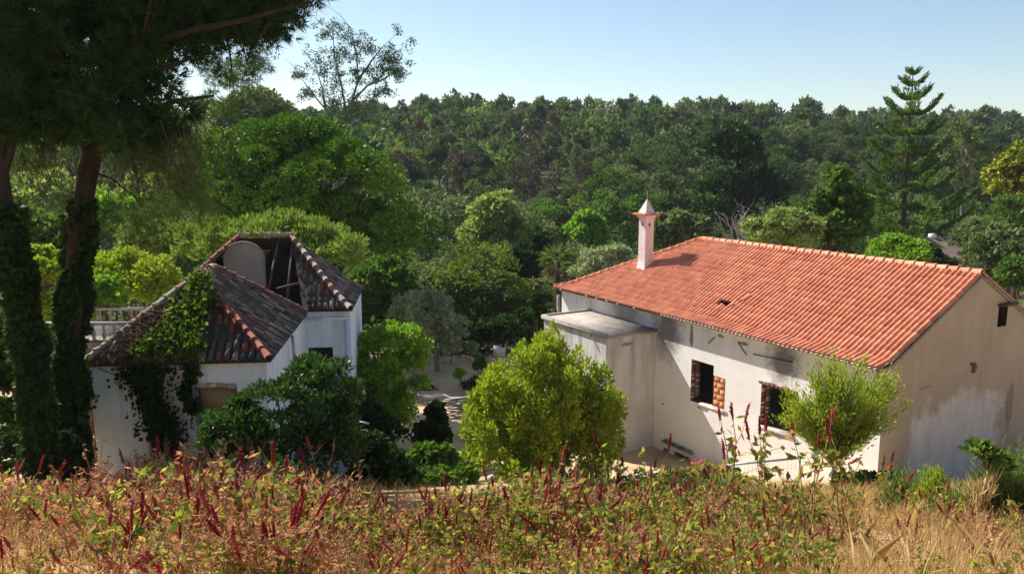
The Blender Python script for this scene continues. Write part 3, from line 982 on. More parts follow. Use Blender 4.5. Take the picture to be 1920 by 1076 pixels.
# arched wall standing in the open pitch, and bare rafters
arch = [(-3.48, 6.2), (-1.92, 6.2)]
arc_pts = [(-2.70 + .78 * math.cos(a), 8.62 + .66 * math.sin(a)) for a in np.linspace(0, math.pi, 17)]
outline = [(-3.48, 6.2), (-1.92, 6.2)] + arc_pts
k = len(outline)
yA = 9.35
mb = MB()
mb.add([(x, yA, z) for x, z in outline], np.arange(k)[None, :])
mb.add([(x, yA + .18, z) for x, z in outline], np.arange(k)[None, ::-1])
mb.add([(x, yA, z) for x, z in outline] + [(x, yA + .18, z) for x, z in outline], np.array([(i, (i + 1) % k, (i + 1) % k + k, i + k) for i in range(k)]))
aw = mb.build('arched_wall', M['archwall'], cot)
rim = [(x, yA - .03, z) for x, z in [(-1.92, 6.3)] + arc_pts[:13]]
MB().tube(rim, .045, 6).build('arch_moulding', M['archwall'], aw)
for (x0, x1) in ((-1.58, -1.42), (-.80, -.86)):
    MB().tube([(x0, ry0 + .25, E2 + .12), (x1, ry0 + rhy - .05, E2 + rzr - .12)], .05, 6).build('rafter', M['darkwood'], rroof)
for y, z, xa, xb in ((ry0 + .9, E2 + .72, -1.25, -.45),):
    MB().tube([(xa, y, z), (xb, y + .05, z + .18)], .035, 6).build('batten', M['wood'], rroof)
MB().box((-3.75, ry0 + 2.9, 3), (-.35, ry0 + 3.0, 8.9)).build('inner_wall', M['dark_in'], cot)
# downpipe and bracket
MB().tube([(.02, 3.6, 6.75), (.05, 3.6, 6.2), (.06, 3.6, 4.4)], .055, 8).build('downpipe', M['steel'], cot)
MB().tube([(-.1, .55, 5.75), (.75, .50, 5.72)], .05, 6).build('bracket', M['blueframe'], cot)
MB().tube([(-4.75, .16, 6.70), (-4.2, .13, 6.45), (-3.4, .14, 6.28)], .012, 5).build('loose_cable', M['cable'], cot)


# ------------------------------------------------------------------ vegetation kit
def unit(v):
    return v / (np.linalg.norm(v, axis=-1, keepdims=True) + 1e-9)


def sample(lobes, n, inner=.5, low=-.5):
    """n points near the surfaces of the ellipsoids (cx,cy,cz,rx,ry,rz), with outward directions"""
    lobes = np.asarray(lobes, float)
    w = (lobes[:, 3] * lobes[:, 4] + lobes[:, 4] * lobes[:, 5] + lobes[:, 3] * lobes[:, 5])
    idx = rng.choice(len(lobes), n, p=w / w.sum())
    d = unit(rng.normal(size=(n, 3)))
    flip = d[:, 2] < low
    d[flip, 2] *= -1
    r = 1 - (1 - inner) * rng.random(n) ** 1.6
    q = lobes[idx]
    return q[:, :3] + d * q[:, 3:] * r[:, None], d


def sub(lobes, m, rs, low=-.35, inner=.62, flat=.8):
    p, d = sample(lobes, m, inner, low)
    r = rs * rng.uniform(.65, 1.35, m)
    return np.column_stack([p, r, r, r * flat])


def leafset(p, d, L, W, rand=.9, upb=.25, tri=False):
    n = len(p)
    a = unit(d + rng.normal(size=(n, 3)) * rand + np.array([0, 0, upb]))
    s = unit(np.cross(a, rng.normal(size=(n, 3))))
    k = rng.uniform(.65, 1.3, n)[:, None]
    a, s = a * L * k, s * W * .5 * k
    if tri:
        return np.stack([p - s, p + s, p + a], 1).reshape(-1, 3), np.arange(3 * n).reshape(n, 3)
    V = np.stack([p, p + a * .45 + s, p + a, p + a * .45 - s], 1).reshape(-1, 3)
    F = np.arange(4 * n).reshape(n, 4)
    return V, F


def tufts(p, d, L, W, k=12, spread=.75, upb=.3):
    """needle tufts: k thin blades from each point"""
    n = len(p)
    a = unit(unit(d + np.array([0, 0, upb]) + rng.normal(size=(n, 3)) * .35)[:, None, :] + rng.normal(size=(n, k, 3)) * spread)
    s = unit(np.cross(a, rng.normal(size=(n, k, 3))))
    m = rng.uniform(.7, 1.25, (n, k, 1))
    b = p[:, None, :] + a * 0.02
    V = np.stack([b - s * W * .5, b + s * W * .5, b + a * L * m], 2).reshape(-1, 3)
    F = np.arange(3 * n * k).reshape(-1, 3)
    return V, F


def limb_path(a, b, sag=.15, k=5, wig=.05):
    a, b = np.asarray(a, float), np.asarray(b, float)
    t = np.linspace(0, 1, k)[:, None]
    L = np.linalg.norm(b - a)
    p = a + (b - a) * t
    p[:, 2] += sag * L * np.sin(t[:, 0] * math.pi)
    p[1:-1] += rng.normal(size=(k - 2, 3)) * wig * L
    return p


def LP(u, v, ru, rv, Y, depth=None):
    """ellipsoid by photo position, half sizes in photo pixels, and its real distance"""
    c = P(u, v, Y)
    k = Y / FPX * 1.03
    return [c[0], c[1], c[2], ru * k, (depth if depth else ru * k), rv * k]


def woody(name, label, cat, base, lobes, n, L, W, mat, bark='bark', tr=.12, subs=None, limbs=10, stems=1, kind='leaf', inner=.5, low=-.5, rand=.9, upb=.25, group=None, needles=12, top=None, base_z=None, flat=.8):
    """a tree or shrub: tapered trunk with limbs, and a crown of single leaves spread through clumps"""
    bx, by = base
    bz = G(bx, by) - .05 if base_z is None else base_z
    o0 = np.array([bx, by, bz])
    lobes = np.asarray(lobes, float)
    lobes[:, :3] -= o0
    sl = sub(lobes, subs[0], subs[1], low, flat=flat) if subs else lobes
    n = int(n * .70)
    p, d = sample(sl, n, inner, low)
    root = empty(name, o0)
    tag(root, label, cat, group)
    V, F = leafset(p, d, L * 1.2, W * 1.72, rand, upb) if kind == 'leaf' else tufts(p, d, L, W, needles, upb=upb)
    mk('crown', V, F, M[mat], root)
    mb = MB()
    cen = lobes[:, :3].mean(0)
    lowz = (lobes[:, 2] - lobes[:, 5]).min()
    for s in range(stems):
        if stems == 1:
            end = np.array([cen[0], cen[1], cen[2] + (lobes[:, 5].mean() * .3)])
            pth = limb_path((0, 0, -.3), end, 0, 7, .02)
            mb.tube(pth, np.linspace(tr * 1.25, tr * .3, 7), 9)
        else:
            q = sl[rng.integers(len(sl)), :3]
            pth = limb_path((rng.normal(0, tr), rng.normal(0, tr), -.2), q, .08, 6, .03)
            mb.tube(pth, np.linspace(tr, tr * .25, 6), 7)
    if limbs:
        pick = rng.choice(len(sl), min(limbs, len(sl)), replace=False)
        for i in pick:
            q = sl[i, :3]
            t = rng.uniform(.45, .95) if stems == 1 else rng.uniform(.2, .6)
            a = pth[int(t * (len(pth) - 1))]
            mb.tube(limb_path(a, q, .10, 5, .05), np.linspace(tr * .5, tr * .08, 5), 6)
    mb.build('trunk' if stems == 1 else 'stems', M[bark], root, True)
    return root


def fan(name, label, cat, base, lobes, nst, per, L, W, mat, bark='greybark', tr=.05, fork=0.0, spread=.07, rand=.45, group=None, t0=.3):
    """an open shrub: stems fanning up from one point, leaves set along them"""
    bx, by = base
    o0 = np.array([bx, by, G(bx, by) - .05])
    lobes = np.asarray(lobes, float)
    lobes[:, :3] -= o0
    root = empty(name, o0)
    tag(root, label, cat, group)
    tgt, _ = sample(lobes, nst, .05, -1)
    fk = np.array([0, 0, fork])
    mb = MB()
    if fork:
        mb.tube([(0, 0, -.2), (.02, .01, fork * .5), fk + np.array([0, 0, .15])], [tr * 1.2, tr, tr * .8], 8)
    LPp, LPd = [], []
    for g_ in tgt:
        c = fk + (g_ - fk) * np.array([.35, .35, .62]) + rng.normal(0, .04, 3)
        t = np.linspace(0, 1, 6)[:, None]
        path = (1 - t) ** 2 * fk + 2 * t * (1 - t) * c + t ** 2 * g_
        mb.tube(path, np.linspace(tr * .35, tr * .06, 6), 5, False)
        k = int(per * rng.uniform(.6, 1.4))
        tt = t0 + (1 - t0) * rng.random(k) ** .8
        q_ = np.column_stack([np.interp(tt, t[:, 0], path[:, i]) for i in range(3)])
        dv = unit(path[-1] - path[2])
        LPp.append(q_ + rng.normal(0, spread, (k, 3)))
        LPd.append(np.tile(dv, (k, 1)))
    mb.build('stems', M[bark], root, True)
    V, F = leafset(np.concatenate(LPp), np.concatenate(LPd), L, W, rand, .25)
    mk('leaves', V, F, M[mat], root)
    return root


# ------------------------------------------------------------------ far wood and valley trees
def forest_shape(kind, n, L, tri=False):
    """unit tree about 10 m tall standing at the origin: crown arrays and trunk arrays"""
    h = 10.0
    if kind == 'euc':
        big = [[0, 0, 7.2, 1.8, 1.8, 2.6], [.8, .3, 5.6, 1.5, 1.5, 1.6], [-.7, -.4, 6.0, 1.4, 1.4, 1.5]]
        sl = sub(big, 26, .75, -.6)
    elif kind == 'pine':
        big = [[0, 0, 7.0, 2.6, 2.6, 2.2], [1.2, 0, 5.8, 1.8, 1.8, 1.4], [-1.0, .8, 5.6, 1.8, 1.8, 1.4]]
        sl = sub(big, 34, .85, -.3)
    elif kind == 'scrub':
        big = [[0, 0, 4.8, 3.2, 3.2, 3.6], [1.6, .6, 3.6, 2.2, 2.2, 2.4], [-1.7, -.5, 3.4, 2.2, 2.2, 2.4]]
        sl = sub(big, 40, .9, -.5)
    else:
        big = [[0, 0, 7.4, 1.5, 1.5, 2.2], [.4, .3, 5.0, 1.2, 1.2, 1.5]]
        sl = sub(big, 20, .6, -.8)
    p, d = sample(sl, n, .4, -.5)
    V, F = leafset(p, d, L, L * (.75 if tri else .62), .9, .2, tri)
    mb = MB()
    mb.tube(limb_path((0, 0, -.6), (rng.normal(0, .3), rng.normal(0, .3), 7.5), 0, 5, .02), np.linspace(.16, .05, 5), 5)
    for i in rng.choice(len(sl), 7, replace=False):
        mb.tube(limb_path((0, 0, rng.uniform(3, 6)), sl[i, :3], .08, 3, .04), np.linspace(.07, .02, 3), 4)
    return V, F, mb


KINDS = {'euc': ('euc', 'greybark'), 'pine': ('forestpine', 'bark'), 'scrub': ('forestlime', 'bark'), 'dry': ('drytwig', 'greybark'), 'scrubmid': ('mid', 'bark'), 'scrubgrey': ('grey', 'greybark')}
proto = {}
for kd in KINDS:
    for v in range(2):
        V, F, mb = forest_shape('scrub' if kd.startswith('scrub') else kd, 4200 if kd != 'dry' else 1500, .30)
        mc = bpy.data.meshes.new('crown')
        fill(mc, V, F)
        mc.materials.append(M[KINDS[kd][0]])
        tk = mb.build('trunk', M[KINDS[kd][1]])
        mt = tk.data
        bpy.data.objects.remove(tk)
        proto[kd, v] = (mc, mt)
LBL = {'euc': ('slender eucalyptus among the valley wood', 'eucalyptus_tree'), 'pine': ('dark rounded pine among the valley wood', 'pine_tree'), 'scrub': ('yellow green scrub tree in the valley wood', 'scrub_tree'),
       'dry': ('thin half dead tree with bare trunk in the valley wood', 'dry_tree'), 'scrubmid': ('leafy mid green tree in the valley wood', 'leafy_tree'), 'scrubgrey': ('grey green bushy tree in the valley wood', 'grey_tree')}


def wood_kind(x, y):
    u = uof(x, y, G(x, y) + 6)
    s = math.sin(x * .05 + 1.7) + math.sin(y * .045 + x * .02)
    r = rng.random()
    if 620 < u < 1100 and y > 120:
        pool = ['dry', 'euc', 'dry', 'euc', 'scrub', 'pine', 'scrubmid'] if s > -.4 else ['euc', 'scrub', 'scrubmid', 'dry']
    elif y < 105:
        pool = ['scrubmid', 'scrubgrey', 'scrub', 'scrubmid', 'euc', 'scrubgrey']
    elif u > 1150:
        pool = ['pine', 'pine', 'euc', 'scrubmid', 'pine', 'euc', 'scrubgrey']
    else:
        pool = ['euc', 'scrubgrey', 'pine', 'scrub', 'scrubmid', 'euc']
    return pool[int(r * len(pool))]


def stations(y0, y1, area, margin):
    out = []
    y = y0
    while y < y1:
        sp = math.sqrt(area)
        w = .70 * y + margin
        x = -w + rng.uniform(0, sp)
        while x < w:
            out.append((x + rng.uniform(-.4, .4) * sp, y + rng.uniform(-.4, .4) * sp))
            x += sp
        y += sp
    return out


for (x, y) in stations(63, 176, 64, 10):
    u = uof(x, y, -6)
    if y < 72 and 1580 < u < 1880:
        continue
    if y < 80 and u > 1700:
        continue
    kd = wood_kind(x, y)
    mc, mt = proto[kd, int(rng.integers(2))]
    hgt = rng.uniform(.62, .98) if y < 100 else rng.choice([rng.uniform(.9, 1.3), rng.uniform(1.2, 1.65)])
    if y < 100 and kd in ('euc', 'pine', 'dry'):
        hgt *= .9
    lab, nm = LBL[kd]
    t = inst(nm, mt)
    t.location = (x, y, G(x, y))
    t.rotation_euler = (0, 0, rng.uniform(0, 6.28))
    t.scale = (hgt * rng.uniform(.85, 1.15),) * 2 + (hgt,)
    tag(t, lab, 'tree', lab.replace('in the', 'trees of the').replace('among the', 'trees of the'))
    inst('crown', mc, t)

# the far hillside reads as one mass
low = {}
for kd in KINDS:
    for v in range(3):
        low[kd, v] = forest_shape('scrub' if kd.startswith('scrub') else kd, 450 if kd != 'dry' else 210, .80, True)
acc = {}
for (x, y) in stations(178, 372, 58, 30):
    u = uof(x, y, 8)
    if y > 345 and 1215 < u < 1300:
        continue
    kd = wood_kind(x, y)
    V, F, mb = low[kd, int(rng.integers(3))]
    h = rng.choice([rng.uniform(.85, 1.25), rng.uniform(1.2, 1.7)]) * (1.15 if rng.random() < .12 else 1)
    a = rng.uniform(0, 6.28)
    Rm = np.array([[math.cos(a), -math.sin(a), 0], [math.sin(a), math.cos(a), 0], [0, 0, 1]])
    off = np.array([x, y, G(x, y)])
    sc = np.array([h * rng.uniform(.8, 1.1)] * 2 + [h])
    st = acc.setdefault(kd, [[], [], 0, MB()])
    st[0].append((V * sc) @ Rm.T + off)
    st[1].append(F + st[2])
    st[2] += len(V)
    for vv, ff in [(np.concatenate(mb.V[:1]), mb.F[:1])]:
        st[3].add((vv * sc) @ Rm.T + off, [f for f in ff])
VV, FF, fm, n0 = [], [], [], 0
mats = []
for kd, (vs_, fs_, cnt, mb) in acc.items():
    V = np.concatenate(vs_)
    F = np.concatenate(fs_)
    VV.append(V)
    FF.append(F + n0)
    fm += [len(mats)] * len(F)
    mats.append(M[KINDS[kd][0]])
    n0 += len(V)
    V = np.concatenate(mb.V)
    F = np.concatenate([f for f in mb.F if f.shape[1] == 4])
    F = np.concatenate([F[:, :3], F[:, [0, 2, 3]]])
    VV.append(V)
    FF.append(F + n0)
    fm += [len(mats)] * len(F)
    mats.append(M[KINDS[kd][1]])
    n0 += len(V)
wood = mk('hillside_forest', np.concatenate(VV), np.concatenate(FF), mats, fm=fm)
tag(wood, 'dense mixed forest covering the far hillside up to the skyline', 'forest', kind='stuff')

# undergrowth between the valley trees
pts = stations(53, 200, 34, 6)
ub = []
for (x, y) in pts:
    u = uof(x, y, -12)
    if y < 60 and u > 1680:
        continue
    r = rng.uniform(1.0, 2.1)
    ub.append([x, y, G(x, y) + r * .35, r * 1.2, r * 1.2, r])
p, d = sample(ub, 48000, .6, -.1)
V, F = leafset(p, d, .46, .27)
ug = mk('undergrowth', V, F, M['mid'])
tag(ug, 'low tangled undergrowth filling the valley floor', 'undergrowth', kind='stuff')

# ------------------------------------------------------------------ single trees behind the houses
woody('stone_pine', 'broad umbrella shaped stone pine with vivid green dome behind the cottage', 'tree', (P(556, 420, 54)[0], 54),
      [LP(540, 330, 150, 92, 54), LP(650, 360, 120, 80, 52), LP(455, 350, 70, 60, 52), LP(560, 275, 90, 45, 54), LP(700, 430, 70, 44, 54), LP(765, 450, 56, 36, 54), LP(530, 400, 110, 40, 54), LP(640, 430, 90, 44, 54), LP(430, 390, 50, 34, 52)],
      95000, .25, .09, 'stonepine', 'redbark', .30, subs=(200, 1.0), limbs=26, inner=.74, low=-.8, rand=.55, upb=.25, flat=.5)
woody('lime_pine', 'pale lime green pine spreading low right behind the cottage roofs', 'tree', (-11.5, 41),
      [LP(520, 470, 130, 55, 41), LP(600, 500, 80, 35, 40), LP(420, 470, 80, 50, 41), LP(640, 480, 40, 25, 40)],
      34000, .28, .05, 'limepine', 'redbark', .2, subs=(110, .62), limbs=16, inner=.3, low=-.3, rand=.7, upb=.6)
# tall open eucalyptus against the sky
EY = 112
eb = P(628, 300, EY)
root = empty('eucalyptus_tree', (eb[0], EY, G(eb[0], EY)))
tag(root, 'tall open crowned eucalyptus standing out alone against the sky', 'tree')
o0 = np.array(root.location)
mb = MB()
limbs_px = [[(622, 420), (628, 300), (640, 240), (660, 190), (672, 150), (668, 100), (655, 50)], [(640, 240), (610, 205), (585, 175), (556, 135)], [(660, 190), (690, 160), (715, 145), (740, 100)],
            [(672, 150), (700, 110), (720, 85)], [(650, 215), (640, 160), (628, 110), (625, 75)], [(610, 205), (604, 165), (592, 125)], [(690, 160), (722, 148), (745, 130)], [(628, 265), (655, 225), (690, 200)]]
tips = []
for k, px in enumerate(limbs_px):
    pts_ = np.array([P(u, v, EY + (rng.normal(0, 1.2) if i > 1 else 0)) - o0 for i, (u, v) in enumerate(px)])
    if k == 0:
        pts_[0] = (0, 0, -.5)
    mb.tube(pts_, np.linspace(.34 if k == 0 else .17, .04, len(pts_)), 7)
    for i in range(1 if k else 3, len(pts_)):
        for r_ in range(7):
            tips.append(pts_[i] + rng.normal(0, 1.5, 3))
for tpt in tips[::2]:
    j = min(range(len(limbs_px)), key=lambda q_: 0)
lob = np.array([[*t, 1.0, 1.0, .9] for t in tips])
allp = np.concatenate(mb.V)
for t in lob[:, :3]:
    i = np.argmin(np.linalg.norm(allp - t, axis=1))
    mb.tube(limb_path(allp[i], t, .05, 3, .04), [.05, .035, .015], 4)
mb.build('trunk', M['greybark'], root, True)
p, d = sample(sub(lob, 260, .6), 11000, .1, -1)
V, F = leafset(p, d, .36, .14, .9, -.2)
mk('crown', V, F, M['euc'], root)

# norfolk island pine
NY = 70
nb = P(1690, 470, NY)
nz = G(nb[0], NY)
root = empty('norfolk_pine', (nb[0], NY, nz))
tag(root, 'tall norfolk island pine with tiered whorls rising above the skyline', 'tree')
tipz = P(1713, 127, NY)
H_ = tipz[2] - nz
lean = tipz[0] - nb[0]
mb = MB()
mb.tube([(0, 0, -.5), (lean * .3, 0, H_ * .35), (lean * .7, 0, H_ * .7), (lean, 0, H_)], [.34, .27, .14, .03], 9)
PT, DT = [], []
tiers = [(.975, .5), (.935, 1.1), (.885, 1.75), (.83, 2.2), (.77, 2.8), (.70, 3.3), (.635, 3.7), (.57, 4.5), (.50, 5.2), (.43, 6.0), (.36, 6.6), (.30, 6.2)]
for f, bl in tiers:
    nbm = 6 if bl > 1.5 else 5
    a0 = rng.uniform(0, 6.28)
    for k in range(nbm):
        a = a0 + k * 6.283 / nbm + rng.normal(0, .12)
        l_ = bl * rng.uniform(.8, 1.12)
        t = np.linspace(0, 1, 7)
        rise = .42 if f > .8 else .05
        zc = H_ * f + l_ * (rise * t - .22 * np.sin(t * math.pi) + .16 * t ** 3)
        path = np.column_stack([lean * f + np.cos(a) * l_ * t, np.sin(a) * l_ * t, zc])
        mb.tube(path, np.linspace(.06, .015, 7), 5)
        m_ = int((165 if f < .8 else 110) * l_ ** 1.15)
        tt = rng.uniform(.12 if f < .8 else .05, 1.0, m_)
        wdt = ((.10 if f < .8 else .05) + .24 * l_ * .35 * np.sin(np.clip(tt, 0, .97) * math.pi) ** .7)
        side = rng.uniform(-1, 1, m_)
        px_ = np.column_stack([np.interp(tt, t, path[:, i]) for i in range(3)])
        sv = np.array([-math.sin(a), math.cos(a), 0])
        px_ = px_ + sv * (side * wdt)[:, None] * 1.6 + np.array([0, 0, 1]) * (rng.random(m_) * .16 + .05 * np.abs(side))[:, None]
        PT.append(px_)
        DT.append(unit(np.array([math.cos(a), math.sin(a), .5]) + sv * side[:, None] * 1.0 + np.zeros((m_, 3))))
mb.build('trunk', M['bark'], root, True)
V, F = leafset(np.concatenate(PT), np.concatenate(DT), .40, .095, .25, .35)
mk('crown', V, F, M['norfolk'], root)

woody('broadleaf_tree', 'dense dark green conical tree just behind the orange roof ridge', 'tree', (P(1565, 470, 52)[0], 52),
      [LP(1566, 420, 52, 60, 52), LP(1572, 360, 36, 40, 52), LP(1545, 440, 38, 42, 52), LP(1600, 420, 34, 48, 52)], 13000, .26, .16, 'mid', 'bark', .2, subs=(90, .42), limbs=10, inner=.4)
woody('round_bush', 'pale green rounded willowy bush peeking over the roof ridge', 'bush', (P(1460, 470, 49)[0], 49),
      [LP(1465, 445, 60, 42, 49), LP(1425, 450, 30, 30, 49), LP(1500, 440, 30, 34, 49)], 10000, .24, .09, 'pale', 'bark', .12, subs=(60, .5), limbs=8, stems=3, inner=.4)
woody('eucalyptus_tree', 'very dark bulky tree on the lower slope behind the chimney', 'tree', (P(1390, 440, 96)[0], 96),
      [LP(1380, 330, 62, 75, 96), LP(1340, 390, 50, 50, 95), LP(1420, 390, 48, 48, 96), LP(1375, 275, 40, 34, 96)], 9000, .55, .26, 'dark', 'bark', .4, subs=(70, 1.3), limbs=14, inner=.3)
woody('flowering_tree', 'tree with yellow blossom at the far right edge', 'tree', (P(1900, 420, 58)[0], 58),
      [LP(1895, 345, 42, 45, 58), LP(1935, 320, 50, 50, 58), LP(1870, 330, 22, 24, 58)], 8000, .30, .12, 'yellowtree', 'bark', .2, subs=(60, .45), limbs=8, inner=.4)
woody('flat_pine', 'layered dark conifer at the right edge below the yellow blossom', 'tree', (P(1915, 520, 52)[0], 52),
      [LP(1905, 400, 46, 22, 52), LP(1935, 440, 60, 25, 52), LP(1890, 430, 30, 14, 52)], 8000, .32, .06, 'norfolk', 'bark', .18, subs=(50, .5), limbs=10, inner=.3, rand=.6, upb=.4)
woody('grey_bush', 'grey green shrub mass at the right behind the gable', 'bush', (P(1870, 560, 44)[0], 44),
      [LP(1860, 480, 52, 48, 44), LP(1900, 500, 45, 50, 43), LP(1830, 450, 30, 30, 46)], 13000, .20, .11, 'grey', 'greybark', .12, subs=(80, .45), limbs=8, stems=4, inner=.4)
woody('shrub', 'dark green shrub in the right corner beside the gable verge', 'bush', (P(1905, 560, 38)[0], 38),
      [LP(1905, 525, 32, 34, 38), LP(1935, 540, 30, 30, 38)], 7000, .17, .10, 'mid', 'bark', .08, subs=(50, .3), limbs=6, stems=3, inner=.4)
woody('round_bush', 'light green bush before the small far house, over the ridge', 'bush', (P(1690, 500, 47)[0], 47),
      [LP(1680, 474, 46, 24, 47), LP(1705, 484, 30, 20, 46)], 9000, .20, .08, 'lime2', 'bark', .1, subs=(60, .38), limbs=6, stems=4, inner=.4)
woody('thin_conifer', 'thin conifer with a bare pale trunk right of the norfolk pine', 'tree', (P(1816, 470, 72)[0], 72),
      [LP(1812, 285, 40, 34, 72), LP(1820, 330, 30, 26, 72), LP(1800, 250, 22, 20, 72)], 2600, .34, .10, 'grey', 'greybark', .14, subs=(34, .6), limbs=14, inner=.2)
woody('pale_tree', 'tall pale green feathery tree in the valley centre', 'tree', (P(925, 560, 74)[0], 74),
      [LP(925, 440, 52, 62, 74), LP(900, 470, 36, 44, 74), LP(960, 470, 42, 48, 74), LP(925, 395, 34, 26, 74)], 13000, .34, .15, 'pale', 'greybark', .22, subs=(100, .7), limbs=12, inner=.4)
woody('bright_tree', 'small bright lime tree above the palm in the valley', 'tree', (P(1100, 500, 84)[0], 84),
      [LP(1095, 432, 28, 30, 84), LP(1112, 445, 22, 22, 84)], 4500, .34, .18, 'lime2', 'bark', .15, subs=(40, .6), limbs=8, inner=.4)
woody('willow', 'wide dusky green willow behind the small orchard clearing', 'tree', (P(880, 640, 62)[0], 62),
      [LP(880, 560, 75, 60, 62), LP(830, 545, 50, 45, 63), LP(940, 570, 55, 50, 62), LP(985, 600, 40, 40, 61)], 22000, .26, .10, 'grey', 'bark', .25, subs=(130, .6), limbs=14, inner=.35, upb=-.1)
woody('willow', 'dark leafy tree filling the hollow between willow and cottage', 'tree', (P(720, 600, 60)[0], 60),
      [LP(715, 540, 60, 52, 60), LP(765, 590, 50, 50, 61), LP(690, 590, 42, 50, 59)], 16000, .28, .14, 'mid', 'bark', .22, subs=(100, .55), limbs=12, inner=.35)
woody('silver_tree', 'silvery leaved olive showing above the left roof hip', 'tree', (P(1140, 560, 55)[0], 55),
      [LP(1140, 495, 44, 32, 55), LP(1110, 510, 30, 26, 55), LP(1170, 490, 26, 26, 55)], 9000, .24, .08, 'silver', 'greybark', .14, subs=(60, .4), limbs=8, inner=.4)
woody('leafy_tree', 'dark bushy tree right of the chimney shaft', 'tree', (P(1270, 470, 60)[0], 60),
      [LP(1265, 440, 42, 36, 60), LP(1300, 440, 30, 30, 60), LP(1240, 455, 28, 28, 60)], 8000, .27, .15, 'grey', 'bark', .15, subs=(60, .5), limbs=8, inner=.4)
woody('leafy_tree', 'dense green tree between the palm and the willow', 'tree', (P(960, 560, 66)[0], 66),
      [LP(935, 510, 32, 44, 66), LP(985, 500, 32, 40, 66), LP(1010, 470, 30, 40, 68)], 9000, .30, .18, 'dark', 'bark', .18, subs=(60, .6), limbs=8, inner=.4)
woody('ivy_column', 'dark ivy covered stump beside the far corner of the house', 'shrub', (P(1010, 660, 43)[0], 43),
      [LP(1012, 570, 20, 20, 43), LP(1010, 610, 15, 36, 43), LP(985, 600, 20, 20, 44)], 6000, .16, .12, 'ivydark', 'bark', .2, subs=(40, .25), limbs=4, inner=.5)
woody('hedge', 'dark hedge closing off the far side of the clearing', 'hedge', (P(900, 650, 53)[0], 53),
      [LP(800, 645, 50, 24, 53), LP(880, 640, 50, 28, 53), LP(950, 630, 45, 30, 53), LP(1000, 625, 40, 30, 52)], 16000, .22, .14, 'dark', 'bark', .08, subs=(90, .5), limbs=6, stems=6, inner=.5)
woody('olive_tree', 'olive tree with a grey feathery crown on the bare earth clearing', 'tree', (P(823, 700, 47)[0], 47),
      [LP(790, 600, 52, 52, 47.5), LP(840, 610, 30, 46, 47), LP(825, 650, 28, 26, 47)], 8500, .22, .06, 'silver', 'greybark', .11, subs=(70, .42), limbs=18, stems=4, inner=.2)
woody('round_bush', 'vivid lime green bush beside the cottage rear wall', 'bush', (P(728, 800, 33)[0], 33),
      [LP(735, 665, 60, 50, 33), LP(700, 720, 50, 60, 32.5), LP(765, 710, 34, 50, 33), LP(725, 770, 52, 40, 32.5)], 26000, .15, .05, 'lime2', 'bark', .08, subs=(120, .36), limbs=12, stems=7, inner=.35)
woody('large_bush', 'huge yellow green feathery bush between the two houses', 'bush', (1.15, 27.2),
      [LP(1010, 760, 105, 105, 27), LP(940, 800, 72, 85, 26.5), LP(1090, 780, 78, 80, 27.3), LP(1030, 690, 62, 48, 27), LP(950, 865, 90, 46, 26), LP(1120, 800, 50, 72, 27), LP(1060, 870, 95, 44, 26.4)],
      84000, .14, .045, 'lime', 'bark', .07, subs=(300, .27), limbs=20, stems=9, inner=.45, low=-.9, rand=.5, upb=.7, flat=2.0)
woody('glossy_bush', 'dark glossy leaved bush before the cottage right corner', 'bush', (P(560, 900, 19.6)[0], 19.6),
      [LP(590, 760, 80, 90, 19.6), LP(520, 800, 75, 80, 19.4), LP(450, 810, 62, 50, 19.2), LP(620, 830, 64, 64, 19.4), LP(560, 860, 120, 40, 19.2)],
      34000, .14, .035, 'glossy', 'bark', .06, subs=(170, .24), limbs=14, stems=9, inner=.35, rand=.7, upb=.35)
fan('willow_shrub', 'slender yellow green willow shrub standing before the gable corner', 'bush', (P(1560, 920, 21.3)[0], 21.3),
      [LP(1590, 715, 72, 58, 21.3), LP(1525, 755, 66, 60, 21), LP(1640, 755, 56, 70, 21.4), LP(1575, 790, 105, 44, 21.2), LP(1478, 770, 34, 44, 21), LP(1660, 730, 40, 50, 21.5), LP(1560, 685, 50, 32, 21.2)],
      250, 110, .12, .034, 'lime', 'greybark', .07, fork=.7, spread=.08, t0=.25)
# bright bushes beyond the pine trunks, left of the cottage
woody('round_bush', 'bright lime bush seen between the two ivy covered trunks', 'bush', (P(75, 600, 36)[0], 36),
      [LP(80, 540, 60, 70, 36), LP(30, 520, 50, 60, 37), LP(120, 590, 40, 40, 35)], 16000, .19, .09, 'lime', 'bark', .1, subs=(90, .38), limbs=8, stems=5, inner=.4)
woody('round_bush', 'yellow green rounded bush above the balustrade', 'bush', (P(250, 600, 40)[0], 40),
      [LP(240, 525, 70, 46, 40), LP(290, 540, 40, 50, 39), LP(180, 530, 45, 50, 41)], 17000, .19, .07, 'lime', 'bark', .1, subs=(90, .42), limbs=8, stems=5, inner=.4)
woody('leafy_bush', 'large leaved bright green bush touching the balustrade rail', 'bush', (P(195, 600, 34.5)[0], 34.5),
      [LP(192, 556, 40, 30, 34.5), LP(170, 570, 28, 26, 34)], 4200, .20, .11, 'lime2', 'bark', .07, subs=(40, .25), limbs=6, stems=4, inner=.4)
